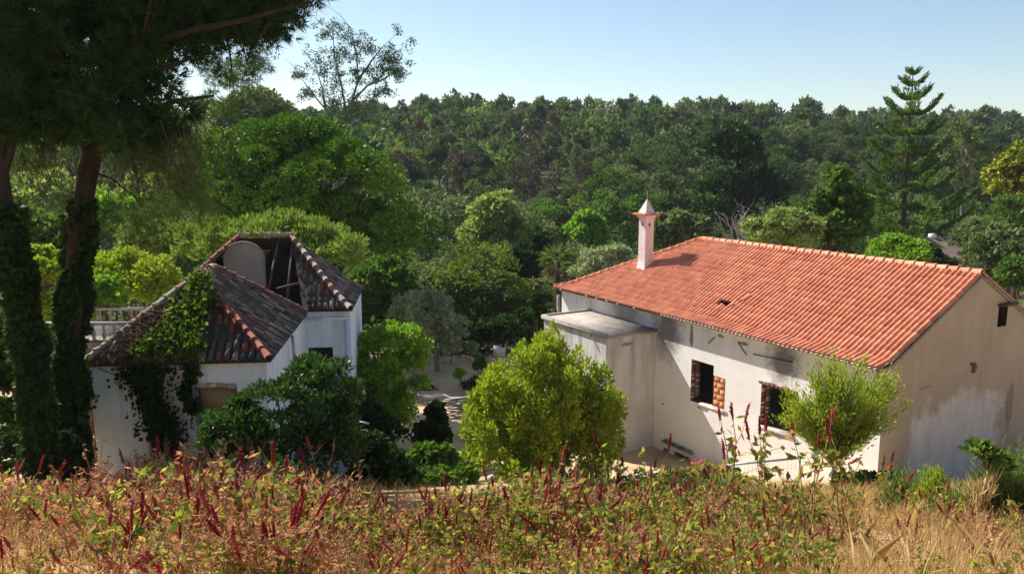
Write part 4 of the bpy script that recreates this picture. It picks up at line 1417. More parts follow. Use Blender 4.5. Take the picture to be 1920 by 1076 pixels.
for (u, v, ru, rv, Y, mt_, lb) in ((300, 380, 80, 46, 74, 'pale', 'pale scrub tree seen under the big pine crown'), (210, 400, 70, 44, 70, 'lime2', 'bright scrub tree between pine trunk and hanging twigs'),
                                   (60, 380, 80, 60, 66, 'pale', 'pale scrub tree at the left edge behind the trunks'), (400, 300, 60, 50, 82, 'forestlime', 'olive coloured scrub tree left of the stone pine'),
                                   (120, 280, 70, 60, 88, 'pale', 'hazy pale tree behind the left trunk high on the slope'), (300, 460, 60, 36, 52, 'limepine', 'low lime scrub left of the cottage roof apex'),
                                   (60, 450, 70, 40, 48, 'mid', 'mid green shrub low at the left edge behind trunks')):
    woody('scrub_tree', lb, 'tree', (P(u, v, Y)[0], Y), [LP(u, v, ru, rv, Y), LP(u - ru * .5, v + rv * .3, ru * .6, rv * .7, Y), LP(u + ru * .5, v + rv * .2, ru * .6, rv * .7, Y)], 8000, .30, .15, mt_, 'bark', .15, subs=(60, .7), limbs=8, inner=.4)
woody('round_tree', 'big grey round crowned tree on the skyline left of the eucalyptus', 'tree', (P(478, 300, 130)[0], 130),
      [LP(478, 215, 55, 40, 130), LP(440, 225, 34, 30, 130), LP(515, 225, 34, 30, 130)], 7000, .6, .3, 'grey', 'greybark', .4, subs=(60, 1.5), limbs=8, inner=.4)

# dead grey tree behind the ridge
root = empty('dead_tree', (P(1385, 470, 56)[0], 56, G(P(1385, 470, 56)[0], 56)))
tag(root, 'bare grey dead tree behind the orange roof ridge', 'tree')
mb = MB()
o0 = np.array(root.location)
tp = P(1385, 440, 56) - o0
mb.tube(limb_path((0, 0, -.3), tp, 0, 5, .02), np.linspace(.14, .07, 5), 6)
for k in range(26):
    a = tp * rng.uniform(.6, 1.0)
    e_ = P(1385 + rng.normal(0, 26), 412 + rng.normal(0, 16), 56 + rng.normal(0, .8)) - o0
    pth = limb_path(a, e_, .06, 5, .06)
    mb.tube(pth, np.linspace(.04, .012, 5), 4)
    for j in range(3):
        b_ = pth[rng.integers(2, 5)]
        mb.tube(limb_path(b_, b_ + rng.normal(0, .45, 3) + np.array([0, 0, .3]), 0, 3, .05), [.014, .01, .006], 3)
mb.build('trunk', M['deadwood'], root, True)

# fan palm
pc = P(1045, 490, 60)
root = empty('fan_palm', (pc[0], 60, G(pc[0], 60)))
tag(root, 'fan palm with a brown skirt of dry leaves in the valley', 'palm')
ph = pc[2] - G(pc[0], 60)
MB().tube([(0, 0, -.3), (.05, 0, ph * .5), (0, 0, ph)], [.28, .22, .2], 10).build('trunk', M['bark'], root, True)
for mat_, nf, zl in (('palm', 30, (-.15, .95)), ('deadfrond', 16, (-1.0, -.55))):
    PTS, DS = [], []
    for k in range(nf):
        a = rng.uniform(0, 6.28)
        el = rng.uniform(*zl)
        dv = unit(np.array([math.cos(a) * math.sqrt(max(0, 1 - el * el)), math.sin(a) * math.sqrt(max(0, 1 - el * el)), el]))
        c = dv * .9
        s1 = unit(np.cross(dv, [0, 0, 1.0]))
        for q_ in np.linspace(-1.1, 1.1, 11):
            PTS.append(np.array([0, 0, ph]) + c * .8)
            DS.append(unit(dv * math.cos(q_) + s1 * math.sin(q_) + np.array([0, 0, -.12])))
    V, F = leafset(np.array(PTS), np.array(DS), .95, .10, .05, -.1)
    mk('fronds' if mat_ == 'palm' else 'dry_skirt', V, F, M[mat_], root)

# ------------------------------------------------------------------ the big pines at the left
TY = 20.0
b0 = P(138, 880, TY)
root = empty('pine_tree', (b0[0], TY, G(b0[0], TY)))
tag(root, 'huge dark pine with ivy covered trunk beside the cottage', 'tree')
o0 = np.array(root.location)
trunk_px = [(138, 900), (130, 700), (140, 520), (152, 400), (166, 320), (178, 270), (190, 180), (205, 90), (215, 0), (220, -120)]
tpts = np.array([P(u, v, TY) - o0 for u, v in trunk_px])
tpts[0, 2] = -.4
mb = MB()
mb.tube(tpts, [.38, .28, .25, .235, .24, .22, .19, .16, .13, .1], 14)
forks = [[(166, 320), (150, 220), (120, 120), (80, 20)], [(178, 275), (215, 230), (240, 160), (270, 60), (290, -30)], [(215, 110), (300, 75), (370, 55), (450, 40), (540, 15), (585, 5)], [(370, 55), (420, 62), (480, 70)],
         [(205, 200), (270, 210), (330, 190), (400, 180)], [(180, 270), (120, 240), (60, 210), (0, 190)], [(240, 160), (300, 130), (360, 110)], [(150, 220), (100, 180), (40, 130)], [(190, 180), (250, 60), (300, 10), (330, -40)]]
fp = []
for k, px in enumerate(forks):
    dy = rng.uniform(-1.2, 1.2)
    pt = np.array([P(u, v, TY + dy * i / 2) - o0 for i, (u, v) in enumerate(px)])
    mb.tube(pt, np.linspace(.10, .03, len(pt)), 8)
    fp.append(pt)
lob = [LP(*a) for a in ((60, 70, 110, 95, 20), (180, 40, 130, 90, 20.5), (280, 60, 90, 70, 20), (120, 160, 100, 75, 19.5), (240, 160, 80, 70, 19.5), (30, 170, 70, 60, 20), (350, 20, 80, 40, 20.5), (430, 40, 70, 50, 20.8),
                        (500, 20, 60, 45, 21), (560, 12, 44, 34, 21), (530, 45, 40, 30, 21), (450, 70, 56, 34, 20.6), (380, 90, 50, 26, 20.5), (470, 85, 36, 26, 20.5), (300, 240, 60, 40, 19.2), (180, 235, 80, 55, 18.8), (90, 240, 60, 40, 19), (230, 270, 60, 34, 18.8), (50, -60, 200, 90, 20), (300, -70, 240, 80, 21))]
lob = np.array(lob)
lob[:, :3] -= o0
sl = sub(lob, 460, .40, -.7, .3)
p, d = sample(sl, 15500, .3, -.9)
V, F = tufts(p, d, .26, .028, 13, .62, .15)
mk('crown', V, F, M['pine'], root)
thin = np.array([LP(*a) for a in ((430, 170, 60, 46, 22), (400, 220, 50, 34, 22), (460, 130, 40, 26, 22), (60, 270, 60, 60, 20), (330, 300, 60, 50, 19.5), (300, 350, 60, 60, 19.6), (355, 390, 50, 60, 20), (285, 420, 40, 50, 19.8), (250, 300, 50, 40, 19.4), (30, 330, 50, 50, 20))])
thin[:, :3] -= o0
p, d = sample(sub(thin, 120, .3), 2100, .2, -1)
V, F = tufts(p, d, .2, .014, 12, .8, .1)
mk('thin_foliage', V, F, M['norfolk'], root)
allp = np.concatenate(fp)
for t in np.concatenate([sl[::4, :3], thin[:, :3]]):
    i = np.argmin(np.linalg.norm(allp - t, axis=1))
    mb.tube(limb_path(allp[i], t, .05, 4, .05), [.035, .025, .018, .01], 4)
mb.build('trunk', M['redbark'], root, True)
# hanging dead twigs under the crown
mb = MB()
for k in range(150):
    u = rng.choice([rng.normal(300, 45), rng.normal(350, 40), rng.normal(60, 40), rng.normal(240, 30)])
    v0 = rng.uniform(200, 300)
    Yk = TY + rng.normal(-.3, .8)
    a = P(u, v0, Yk) - o0
    b_ = P(u + rng.normal(20, 30), v0 + rng.uniform(50, 175), Yk + rng.normal(0, .3)) - o0
    pth = limb_path(a, b_, .03, 6, .05)
    mb.tube(pth, np.linspace(.014, .004, 6), 3, False)
    for j in range(5):
        q_ = pth[rng.integers(1, 6)]
        mb.tube(limb_path(q_, q_ + rng.normal(0, .22, 3) + np.array([0, 0, -.15]), 0, 3, .1), [.006, .004, .003], 3, False)
mb.build('dead_twigs', M['bark'], root)
# its ivy
ivp, ivd = [], []
for k in range(7500):
    t = rng.uniform(0, 1) ** .8
    v = 880 - t * 510
    c = np.array([np.interp(-v, [-900, -700, -520, -400, -320], [138, 130, 140, 152, 166]), v])
    q_ = P(c[0], c[1], TY)
    a = rng.uniform(0, 6.28)
    rr = (.29 - .05 * t) * rng.uniform(.85, 1.35) + .06 * math.sin(v * .045 + a * 2)
    if (t > .7 and rng.random() < (t - .7) * 3.0) or math.sin(v * .03 + a * 1.5) + math.sin(v * .013 - a) > 1.15:
        continue
    ivp.append(q_ + np.array([math.cos(a) * rr, math.sin(a) * rr, 0]))
    ivd.append((math.cos(a), math.sin(a), -.5))
V, F = leafset(np.array(ivp), np.array(ivd), .17, .15, .6, -.4)
iv = mk('ivy', V, F, M['ivydark'])
tag(iv, 'dark ivy climbing the trunk of the huge pine beside the cottage', 'ivy')

# second trunk at the picture's left edge
b1 = P(40, 900, 18.0)
root = empty('pine_tree', (b1[0], 18.0, G(b1[0], 18.0)))
tag(root, 'second leaning pine trunk wrapped in ivy at the left edge', 'tree')
o0 = np.array(root.location)
tp = np.array([P(u, v, 18.0) - o0 for u, v in ((85, 900), (55, 660), (25, 480), (2, 340), (-20, 150), (-60, -100))])
tp[0, 2] = -.4
mb = MB().tube(tp, [.26, .22, .19, .17, .15, .1], 12)
lob = np.array([LP(*a) for a in ((-60, 40, 110, 80, 18), (10, 120, 60, 60, 18), (-40, 220, 60, 60, 18), (20, 10, 80, 60, 18))])
lob[:, :3] -= o0
for q_ in lob:
    mb.tube(limb_path(tp[3], q_[:3], .08, 5, .04), np.linspace(.1, .03, 5), 6)
mb.build('trunk', M['redbark'], root, True)
p, d = sample(sub(lob, 100, .38, -.6, .35), 6500, .3, -.9)
V, F = tufts(p, d, .25, .018, 14, .75, .15)
mk('crown', V, F, M['pine'], root)
ivp, ivd = [], []
for k in range(5600):
    v = 880 - rng.random() * 500
    c = np.interp(-v, [-900, -660, -480, -340], [85, 55, 25, 2])
    q_ = P(c, v, 18.0)
    a = rng.uniform(0, 6.28)
    rr = .24 * rng.uniform(.85, 1.35) + .05 * math.sin(v * .05 + a * 2)
    ivp.append(q_ + np.array([math.cos(a) * rr, math.sin(a) * rr, 0]))
    ivd.append((math.cos(a), math.sin(a), -.5))
V, F = leafset(np.array(ivp), np.array(ivd), .16, .14, .6, -.4)
iv = mk('ivy', V, F, M['ivydark'])
tag(iv, 'ivy sheathing the leaning trunk at the left edge', 'ivy')
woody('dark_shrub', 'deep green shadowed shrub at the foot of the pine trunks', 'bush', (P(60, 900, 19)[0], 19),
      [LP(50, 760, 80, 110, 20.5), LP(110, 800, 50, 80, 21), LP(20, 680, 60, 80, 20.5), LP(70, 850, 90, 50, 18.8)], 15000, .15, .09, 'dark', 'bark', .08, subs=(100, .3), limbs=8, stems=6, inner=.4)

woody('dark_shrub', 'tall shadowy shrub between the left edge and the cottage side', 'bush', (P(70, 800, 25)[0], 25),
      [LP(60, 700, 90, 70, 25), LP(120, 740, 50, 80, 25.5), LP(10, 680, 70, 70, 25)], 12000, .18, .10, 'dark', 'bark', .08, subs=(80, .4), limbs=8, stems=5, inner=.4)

# ------------------------------------------------------------------ creeper on the cottage
Cm = np.array(cot_M)


def cw_(p):
    return p @ Cm[:3, :3].T + Cm[:3, 3]


pp, dd = [], []
for k in range(3600):                                   # curtain hanging down the wall
    z = 6.85 - rng.random() ** 1.1 * 4.0
    f = (6.85 - z) / 4.0
    c0 = -3.28 + .25 * math.sin(z * 1.7) + .35 * (1 - f) * 0
    half_w = .62 * (1 - .45 * f) * (1 + .25 * math.sin(z * 4.1))
    x = c0 + rng.normal(0, .5) * half_w
    pp.append((x, .2 - rng.random() * .22, z))
    dd.append((0, -1, -.4))
for k in range(700):                                    # thin strand
    z = 6.85 - rng.random() * 1.5
    pp.append((-2.32 + .1 * math.sin(z * 5) + rng.normal(0, .10), .2 - rng.random() * .15, z))
    dd.append((0, -1, -.4))
V1, F1 = leafset(cw_(np.array(pp)), np.array(dd) @ Cm[:3, :3].T, .13, .12, .35, -.3)
pr, dr_ = [], []
blobs = [(-2.45, .55, .42, .5), (-2.75, 1.0, .5, .5), (-3.0, .35, .5, .35), (-2.25, 1.6, .33, .55), (-2.45, 2.0, .3, .35), (-3.35, .15, .4, .3), (-2.15, .2, .3, .3)]
for (bx, bd, sx_, sd) in blobs:
    for k in range(420):
        x, d_ = bx + rng.normal(0, .5) * sx_, max(-.05, bd + rng.normal(0, .5) * sd)
        z = EZ + d_ * fz / fhx + .08 + rng.random() * .32
        pr.append((x, d_, z))
        dr_.append((0, -.5, .6))
V2, F2 = leafset(cw_(np.array(pr)), np.array(dr_) @ Cm[:3, :3].T, .14, .13, .6, .2)
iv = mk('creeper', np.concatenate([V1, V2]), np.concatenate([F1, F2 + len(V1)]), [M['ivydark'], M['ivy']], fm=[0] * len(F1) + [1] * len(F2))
tag(iv, 'leafy creeper spilling over the cottage roof and down its front wall', 'creeper')
mb = MB()
for k in range(1500):
    x, d_ = rng.uniform(-4.7, -2.9), rng.uniform(.05, 1.5)
    if d_ > x + 5.15 - .1 or (x > -3.2 and d_ > 1.2):
        continue
    z = EZ + d_ * fz / fhx + rng.random() * .30 * math.sin((x + 4.8) * 1.6)
    a = np.array([x, d_, z])
    b_ = a + np.array([rng.normal(0, .3), rng.normal(-.1, .25), rng.normal(0, .08)])
    mb.tube(cw_(np.array([a, (a + b_) / 2 + rng.normal(0, .03, 3), b_])), [.008, .007, .004], 3, False)
dc = mb.build('dead_creeper', plain('brown_dead_vine', (.07, .045, .03), (.17, .11, .075), 6, .95, 0))
tag(dc, 'brown matted dead creeper lying on the cottage roof where tiles are gone', 'creeper')

# ------------------------------------------------------------------ terrace with balustrades
tz = P(200, 642, 27.0)[2]
tx0, tx1 = P(120, 640, 27)[0], -12.75
ter = tag(MB().box((tx0 - 1.2, 27.0, -13), (tx1, 28.0, tz)).build('terrace', plain('brown_earth_terrace', (.10, .075, .05), (.22, .17, .12), 2, .95, .5)), 'raised earth brown terrace beside the left side of the cottage', 'terrace')


def balustrade(label, x0, x1, y, z0, z1, step):
    root = empty('balustrade', (x0, y, z0))
    tag(root, label, 'balustrade', 'terrace balustrades')
    h = z1 - z0
    MB().box((0, -.11, h - .09), (x1 - x0, .11, h)).build('top_rail', M['concrete'], root)
    MB().box((0, -.10, .003), (x1 - x0, .10, .07)).build('bottom_rail', M['concrete'], root)
    prof = [(.07, .0), (.05, .08), (.05, .15), (.085, .32), (.07, .45), (.035, .65), (.035, .85), (.055, .95), (.06, 1.0)]
    me = None
    k = int((x1 - x0) / step)
    for i in range(k):
        if me is None:
            o = MB().tube([(0, 0, .07 + t * (h - .16)) for r, t in prof], [r for r, t in prof], 10, False).build('baluster', M['concrete'], root, True)
            me = o.data
        else:
            o = inst('baluster', me, root)
        o.location = ((i + .5) * step, 0, 0)


balustrade('near balustrade of bulbous concrete balusters left of the cottage', tx0 - 1.0, tx1, 27.15, tz, P(200, 604, 27.15)[2], .36)
balustrade('far balustrade with thin rail in front of the lime bushes', P(120, 600, 33.5)[0], P(300, 600, 33.5)[0], 33.5, P(200, 606, 33.5)[2], P(200, 577, 33.5)[2], .45)
ped = MB().box((P(112, 600, 33.5)[0], 33.3, -13), (P(302, 600, 33.5)[0], 33.7, P(200, 606, 33.5)[2] - .003)).build('terrace_wall', M['concrete'])
tag(ped, 'low concrete wall carrying the far balustrade', 'wall')

# ------------------------------------------------------------------ yard between the houses
pc = P(856, 790, 38.5)
woodpile_c = np.array([pc[0], 38.5, G(pc[0], 38.5)])
pile_labels = 'weathered plank lying in the heap of scrap timber'
for k in range(26):
    L_ = rng.uniform(.7, 1.7)
    a = rng.uniform(-.6, .6)
    c = woodpile_c + np.array([rng.normal(0, .38), rng.normal(0, .35), .10 + .028 * k])
    Mt = Matrix.Translation(c) @ Euler((rng.normal(0, .08), rng.normal(0, .14), a)).to_matrix().to_4x4()
    o = MB().box((-L_ / 2, -.07, -.02), (L_ / 2, .07, .02), Mt, .01).build('plank', M['deadwood'])
    tag(o, pile_labels, 'plank', 'heap of scrap planks in the yard')
for k, (u, v, s, lb) in enumerate(((835, 812, .32, 'pale boulder beside the scrap timber heap'), (868, 803, .22, 'square pale stone under the scrap timber'), (845, 832, .2, 'small broken stone on the path below the timber heap'),
                                   (880, 850, .16, 'flat stone on the earth path between bushes'), (905, 872, .2, 'flat stone low on the earth path'), (925, 930, .22, 'stone at the bottom of the path by the hose'))):
    Yk = 38 - (v - 800) * .085
    q_ = P(u, v, Yk)
    z = G(q_[0], Yk)
    V = unit(rng.normal(size=(14, 3)))
    import bmesh
    bm = bmesh.new()
    bmesh.ops.create_icosphere(bm, subdivisions=2, radius=s)
    for vv in bm.verts:
        vv.co *= 1 + .22 * math.sin(vv.co.x * 17 + k) * math.cos(vv.co.y * 15 + 2 * k)
        vv.co.z *= .6
    me = bpy.data.meshes.new('stone')
    bm.to_mesh(me)
    bm.free()
    me.materials.append(M['rubble'])
    o = inst('stone', me)
    o.location = (q_[0], Yk, z + s * .25)
    tag(o, lb, 'stone')
q_ = P(830, 752, 40.5)
tag(MB().box((q_[0] - 1.3, 40.3, G(q_[0], 40) - .2), (q_[0] + 1.2, 40.55, G(q_[0], 40) + .42), jit=.02).build('low_wall', M['concrete']), 'low grey concrete wall crossing the yard behind the timber heap', 'wall')
q_ = P(918, 720, 42.5)
gz = G(q_[0], 42.5)
tag(MB().tube([(q_[0], 42.5, gz - .2), (q_[0] + .03, 42.5, gz + 2.0)], [.10, .085], 8).build('wooden_post', M['wood']), 'upright weathered post standing in the yard', 'post')
tag(MB().box((-.09, -.09, 0), (.09, .09, 2.0), Matrix.Translation((q_[0] - .15, 41.6, gz - .05)) @ Euler((-.75, .06, 0)).to_matrix().to_4x4()).build('wooden_beam', M['deadwood']), 'pale beam leaning against the upright yard post', 'beam')
q_ = P(800, 838, 30)
gz = G(q_[0], 30)
tag(MB().box((q_[0] - .09, 29.9, gz - .2), (q_[0] + .09, 30.08, gz + 1.15), jit=.01).build('stone_post', M['concrete']), 'short square grey post wrapped by a vine', 'post')
q_ = P(808, 736, 43)
gz = G(q_[0], 43)
tag(MB().tube([(q_[0] - .25 + .33 * math.cos(a), 43 + .33 * math.sin(a), gz + .1) for a in np.linspace(0, 6.0, 16)], .11, 8).build('tyre', M['blackrubber'], None, True), 'old black tyre lying by the bare clearing', 'tyre')
tag(MB().box((-.06, -.3, 0), (.06, .3, .9), Matrix.Translation((q_[0] + .45, 43, gz)) @ Euler((0, -.5, .2)).to_matrix().to_4x4()).build('stone_slab', M['rubble']), 'pale slab leaning beside the old tyre', 'slab')
q_ = P(938, 655, 51)
gz = G(q_[0], 51)
tag(MB().box((q_[0] - .45, 51, gz), (q_[0] + .35, 51.1, gz + .75), jit=.02).build('white_panel', M['whitesheet']), 'white sheet panel standing before the far hedge', 'panel')
tag(MB().box((q_[0] + .75, 51, gz), (q_[0] + 1.15, 51.4, gz + .65), jit=.01).build('grey_bin', M['concrete']), 'small grey bin right of the white panel', 'bin')
for k, (u, lb) in enumerate(((862, 'thin stake at the far left of the clearing'), (951, 'thin stake between white panel and bin'), (968, 'thin stake right of the grey bin'))):
    q_ = P(u, 660, 50.5)
    tag(MB().tube([(q_[0], 50.5, gz - .1), (q_[0], 50.5, gz + 1.2)], .035, 6).build('stake', M['darkwood']), lb, 'stake')
woody('small_shrub', 'small dark upright shrub in the middle of the clearing', 'bush', (P(901, 702, 46)[0], 46), [LP(901, 685, 10, 15, 46)], 1600, .13, .08, 'mid', 'bark', .03, subs=(14, .2), limbs=3, stems=3)
woody('small_shrub', 'tiny bright seedling on the clearing', 'bush', (P(861, 720, 43.5)[0], 43.5), [LP(861, 704, 9, 11, 43.5)], 700, .12, .06, 'lime2', 'bark', .02, subs=(10, .15), limbs=3, stems=3)
woody('small_shrub', 'grey green weed by the olive trunk', 'bush', (P(845, 668, 49)[0], 49), [LP(846, 658, 9, 12, 49)], 800, .16, .05, 'silver', 'bark', .02, subs=(10, .2), limbs=3, stems=3)
woody('small_shrub', 'silver weed clump near the far stake', 'bush', (P(882, 662, 49.5)[0], 49.5), [LP(882, 656, 12, 10, 49.5)], 800, .16, .05, 'silver', 'bark', .02, subs=(10, .2), limbs=3, stems=3)
woody('bramble', 'dark low bramble beside the leaning beam', 'bush', (P(893, 735, 41)[0], 41), [LP(888, 728, 20, 14, 41), LP(905, 740, 14, 12, 40)], 2400, .14, .10, 'dark', 'bark', .03, subs=(24, .2), limbs=4, stems=4)
woody('vine', 'dark vine smothering the short grey post', 'vine', (P(815, 840, 30.2)[0], 30.4), [LP(818, 790, 16, 30, 30.4), LP(812, 830, 26, 22, 30.2), LP(795, 818, 12, 22, 30.3)], 4600, .13, .11, 'ivydark', 'bark', .04, subs=(40, .2), limbs=4, stems=4)
woody('bramble', 'leafy green bramble mound beside the earth path', 'bush', (P(815, 905, 24.5)[0], 24.5),
      [LP(815, 875, 50, 34, 25), LP(770, 895, 50, 34, 24.5), LP(845, 910, 42, 34, 24), LP(800, 925, 46, 28, 23)], 9000, .15, .13, 'ivy', 'bark', .04, subs=(70, .28), limbs=6, stems=6)
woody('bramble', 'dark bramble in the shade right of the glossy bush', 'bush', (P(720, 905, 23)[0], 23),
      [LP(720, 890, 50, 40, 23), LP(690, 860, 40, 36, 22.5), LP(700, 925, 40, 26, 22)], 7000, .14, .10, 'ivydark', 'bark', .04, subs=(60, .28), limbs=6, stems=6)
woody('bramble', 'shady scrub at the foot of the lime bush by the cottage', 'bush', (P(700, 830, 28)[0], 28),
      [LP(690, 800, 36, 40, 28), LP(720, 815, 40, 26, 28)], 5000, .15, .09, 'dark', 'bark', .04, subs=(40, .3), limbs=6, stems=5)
pa, pb_ = P(652, 786, 24), P(692, 794, 24)
root = empty('striped_pole', pa)
tag(root, 'red and white striped pole poking out beside the cottage', 'pole')
dv = (pb_ - pa)
MB().tube([(0, 0, 0), dv * .55], .035, 8).build('red_section', M['redpaint'], root)
MB().tube([dv * .55, dv], .03, 8).build('white_section', M['whitesheet'], root)
ca = [P(700, 548, 50), P(870, 550, 49), P(1045, 545, 46)]
tag(MB().tube(ca, .018, 5).build('power_cable', M['cable']), 'thin black cable strung from the house towards the trees', 'cable')
q_ = P(1047, 560, 42)
tag(MB().tube([(q_[0], 42, -13), (q_[0], 42, q_[2] + .2)], .09, 8).build('cable_post', M['deadwood']), 'grey post under the far left eave of the house', 'post')

# small far house at the right
fh = P(1822, 500, 62)
root = empty('far_house', (fh[0], 62, G(fh[0], 62)), R(14))
tag(root, 'small far bungalow with brown roof half hidden by shrubs', 'house')
bz = P(1800, 484, 62)[2] - G(fh[0], 62)
w_ = MB()
wall_sheet(w_, lambda x, z: (x, 0, z), [-4.2, 2.0], [-1, bz], [(-.9, .0, bz - 1.5, bz - .4)])
wall_sheet(w_, lambda y, z: (2.0, y, z), [0, 5.0], [-1, bz], [])
wall_sheet(w_, lambda y, z: (-4.2, y, z), [0, 5.0], [-1, bz], [])
wall_sheet(w_, lambda x, z: (x, 5.0, z), [-4.2, 2.0], [-1, bz], [])
w_.build('wall', M['farwall'], root)
mb = MB()
reveal(mb, lambda x, z, d: (x, d, z), (-.9, .0, bz - 1.5, bz - .4), .2)
mb.quad((-.9, .2, bz - 1.5), (0, .2, bz - 1.5), (0, .2, bz - .4), (-.9, .2, bz - .4))
mb.build('window', M['dark_in'], root)
r_ = MB()
e0, e1, y0_, y1_, rz_ = -4.7, 2.0, -.5, 5.5, bz + 1.5
r_.quad((e0, y0_, bz), (e1, y0_, bz), (e1 - 2.4, 2.5, rz_), (e0 + 2.4, 2.5, rz_))
r_.quad((e1, y1_, bz), (e0, y1_, bz), (e0 + 2.4, 2.5, rz_), (e1 - 2.4, 2.5, rz_))
r_.add([(e1, y0_, bz), (e1, y1_, bz), (e1 - 2.4, 2.5, rz_)], np.array([(0, 1, 2)]))
r_.add([(e0, y1_, bz), (e0, y0_, bz), (e0 + 2.4, 2.5, rz_)], np.array([(0, 1, 2)]))
r_.box((e0, y0_, bz - .12), (e1, y1_, bz - .01))
ro = r_.build('roof', M['farroof'], root)
MB().box((-1.9, 2.3, rz_ - .3), (-1.45, 2.7, rz_ + .22)).build('chimney', M['whitesheet'], ro)
woody('shrub', 'dark shrub hiding the left half of the small far house', 'bush', (P(1745, 500, 57)[0], 57),
      [LP(1738, 485, 22, 26, 57), LP(1768, 500, 20, 14, 56)], 4200, .2, .13, 'dark', 'bark', .08, subs=(36, .35), limbs=6, stems=3)

# ------------------------------------------------------------------ fences in front
def mesh_fence(label, pts, zs, hgt):
    a, b_ = np.array(pts[0]), np.array(pts[1])
    root = empty('mesh_fence', tuple(a))
    tag(root, label, 'fence', 'temporary wire fence panels')
    v = b_ - a
    MB().tube([(0, 0, 0), v], .03, 8).build('top_rail', M['steel'], root)
    for p_ in ((0, 0, 0), v):
        MB().tube([p_, np.array(p_) + np.array([0, 0, -hgt - .3])], .03, 8).build('post', M['steel'], root)
    mb = MB()
    n_ = 26
    for i in range(1, n_):
        q_ = v * i / n_
        mb.tube([q_, q_ + np.array([0, 0, -hgt])], .004, 3, False)
    for j in range(1, 5):
        mb.tube([np.array([0, 0, -hgt * j / 5]), v + np.array([0, 0, -hgt * j / 5])], .004, 3, False)
    mb.build('wire_mesh', M['steel'], root)


F0, F1_, F2_ = P(1172, 893, 21.2), P(1308, 877, 20.8), P(1500, 858, 20.2)
mesh_fence('wire fence panel before the house extension', (F0, F1_), None, 1.3)
mesh_fence('wire fence panel running to the willow shrub', (F1_ + np.array([.05, 0, 0]), F2_), None, 1.3)
hp = [P(u, v, Y) for u, v, Y in ((672, 929, 18.3), (730, 924, 18.4), (800, 921, 18.5), (860, 928, 18.5), (900, 926, 18.5), (950, 918, 18.6), (985, 917, 18.6), (1040, 912, 18.8))]
tag(MB().tube(hp, .035, 8).build('hose_pipe', M['pipe'], None, True), 'grey green pipe sagging across the path above the weeds', 'pipe')

# ------------------------------------------------------------------ shrubs at the right front
fan('broom_bush', 'tall fine leaved broom bush filling the lower right edge', 'bush', (P(1890, 1000, 11.2)[0], 11.2),
      [LP(1880, 930, 70, 80, 11.2), LP(1930, 890, 70, 66, 11.4), LP(1848, 940, 42, 66, 11), LP(1940, 960, 70, 66, 11.0), LP(1862, 900, 40, 50, 11.1)], 380, 110, .09, .016, 'broom', 'bark', .05, spread=.06, t0=.12)
fan('broom_bush', 'bright yellow green young broom before the gable', 'bush', (P(1742, 985, 11.6)[0], 11.6),
      [LP(1745, 920, 30, 50, 11.6), LP(1730, 950, 34, 34, 11.6)], 150, 72, .09, .018, 'lime', 'bark', .03, spread=.05, t0=.12)
fan('broom_bush', 'wispy grey green broom left of the bright one', 'bush', (P(1688, 985, 12)[0], 12),
      [LP(1690, 925, 36, 56, 12), LP(1665, 940, 26, 44, 12)], 150, 60, .09, .014, 'broom', 'bark', .03, spread=.05, t0=.12)
fan('broom_bush', 'dusty green broom right of the bright one', 'bush', (P(1788, 1010, 11)[0], 11),
      [LP(1790, 955, 36, 48, 11), LP(1765, 970, 26, 36, 11)], 160, 62, .09, .015, 'broom', 'bark', .03, spread=.05, t0=.12)
fan('reed_clump', 'clump of pale dry reeds left of the big broom bush', 'reeds', (P(1832, 1000, 10.8)[0], 10.8),
    [LP(1835, 925, 26, 26, 10.8), LP(1850, 900, 16, 18, 10.8)], 40, 9, .24, .02, 'straw', 'bark', .03, spread=.03, rand=.35, t0=.1)
woody('leaning_sapling', 'pale leafy branch leaning in front of the gable plaster', 'bush', (P(1880, 990, 11)[0], 11.0),
      [LP(1832, 842, 16, 9, 11), LP(1850, 855, 18, 10, 11), LP(1872, 872, 18, 16, 11)], 900, .10, .035, 'broom', 'greybark', .02, subs=(24, .08), limbs=12, stems=3, inner=.1)
woody('low_shrub', 'dark leafy weed at the foot of the willow shrub', 'bush', (P(1620, 945, 19.5)[0], 19.5),
      [LP(1610, 920, 40, 24, 19.5), LP(1655, 915, 30, 22, 19.5)], 4200, .12, .07, 'dark', 'bark', .02, subs=(40, .16), limbs=6, stems=6)
woody('oleander', 'pink flowering weedy shrub before the wire fence post', 'bush', (P(1330, 930, 19)[0], 19),
      [LP(1320, 905, 40, 26, 19), LP(1270, 915, 36, 24, 19), LP(1370, 912, 30, 20, 19)], 7000, .11, .06, 'poke_leaf', 'bark', .02, subs=(60, .16), limbs=8, stems=7)
fl = []
for (u, v) in ((1308, 866), (1300, 870), (1338, 880), (1322, 872), (1264, 894), (1345, 905)):
    for k in range(14):
        q_ = P(u + rng.normal(0, 5), v + rng.normal(0, 3.5), 18.7)
        fl.append(q_)
V, F = leafset(np.array(fl), np.tile([0, -1.0, .5], (len(fl), 1)), .07, .06, .9, .2)
ol = [o for o in bpy.data.objects if o.name.startswith('oleander')][0]
fo = mk('blossoms', V - np.array(ol.location), F, foliage('magenta_blossom', [(0, (.45, .03, .18)), (1, (.65, .08, .32))], .3, tcol=(1.2, .7, .9)), ol)

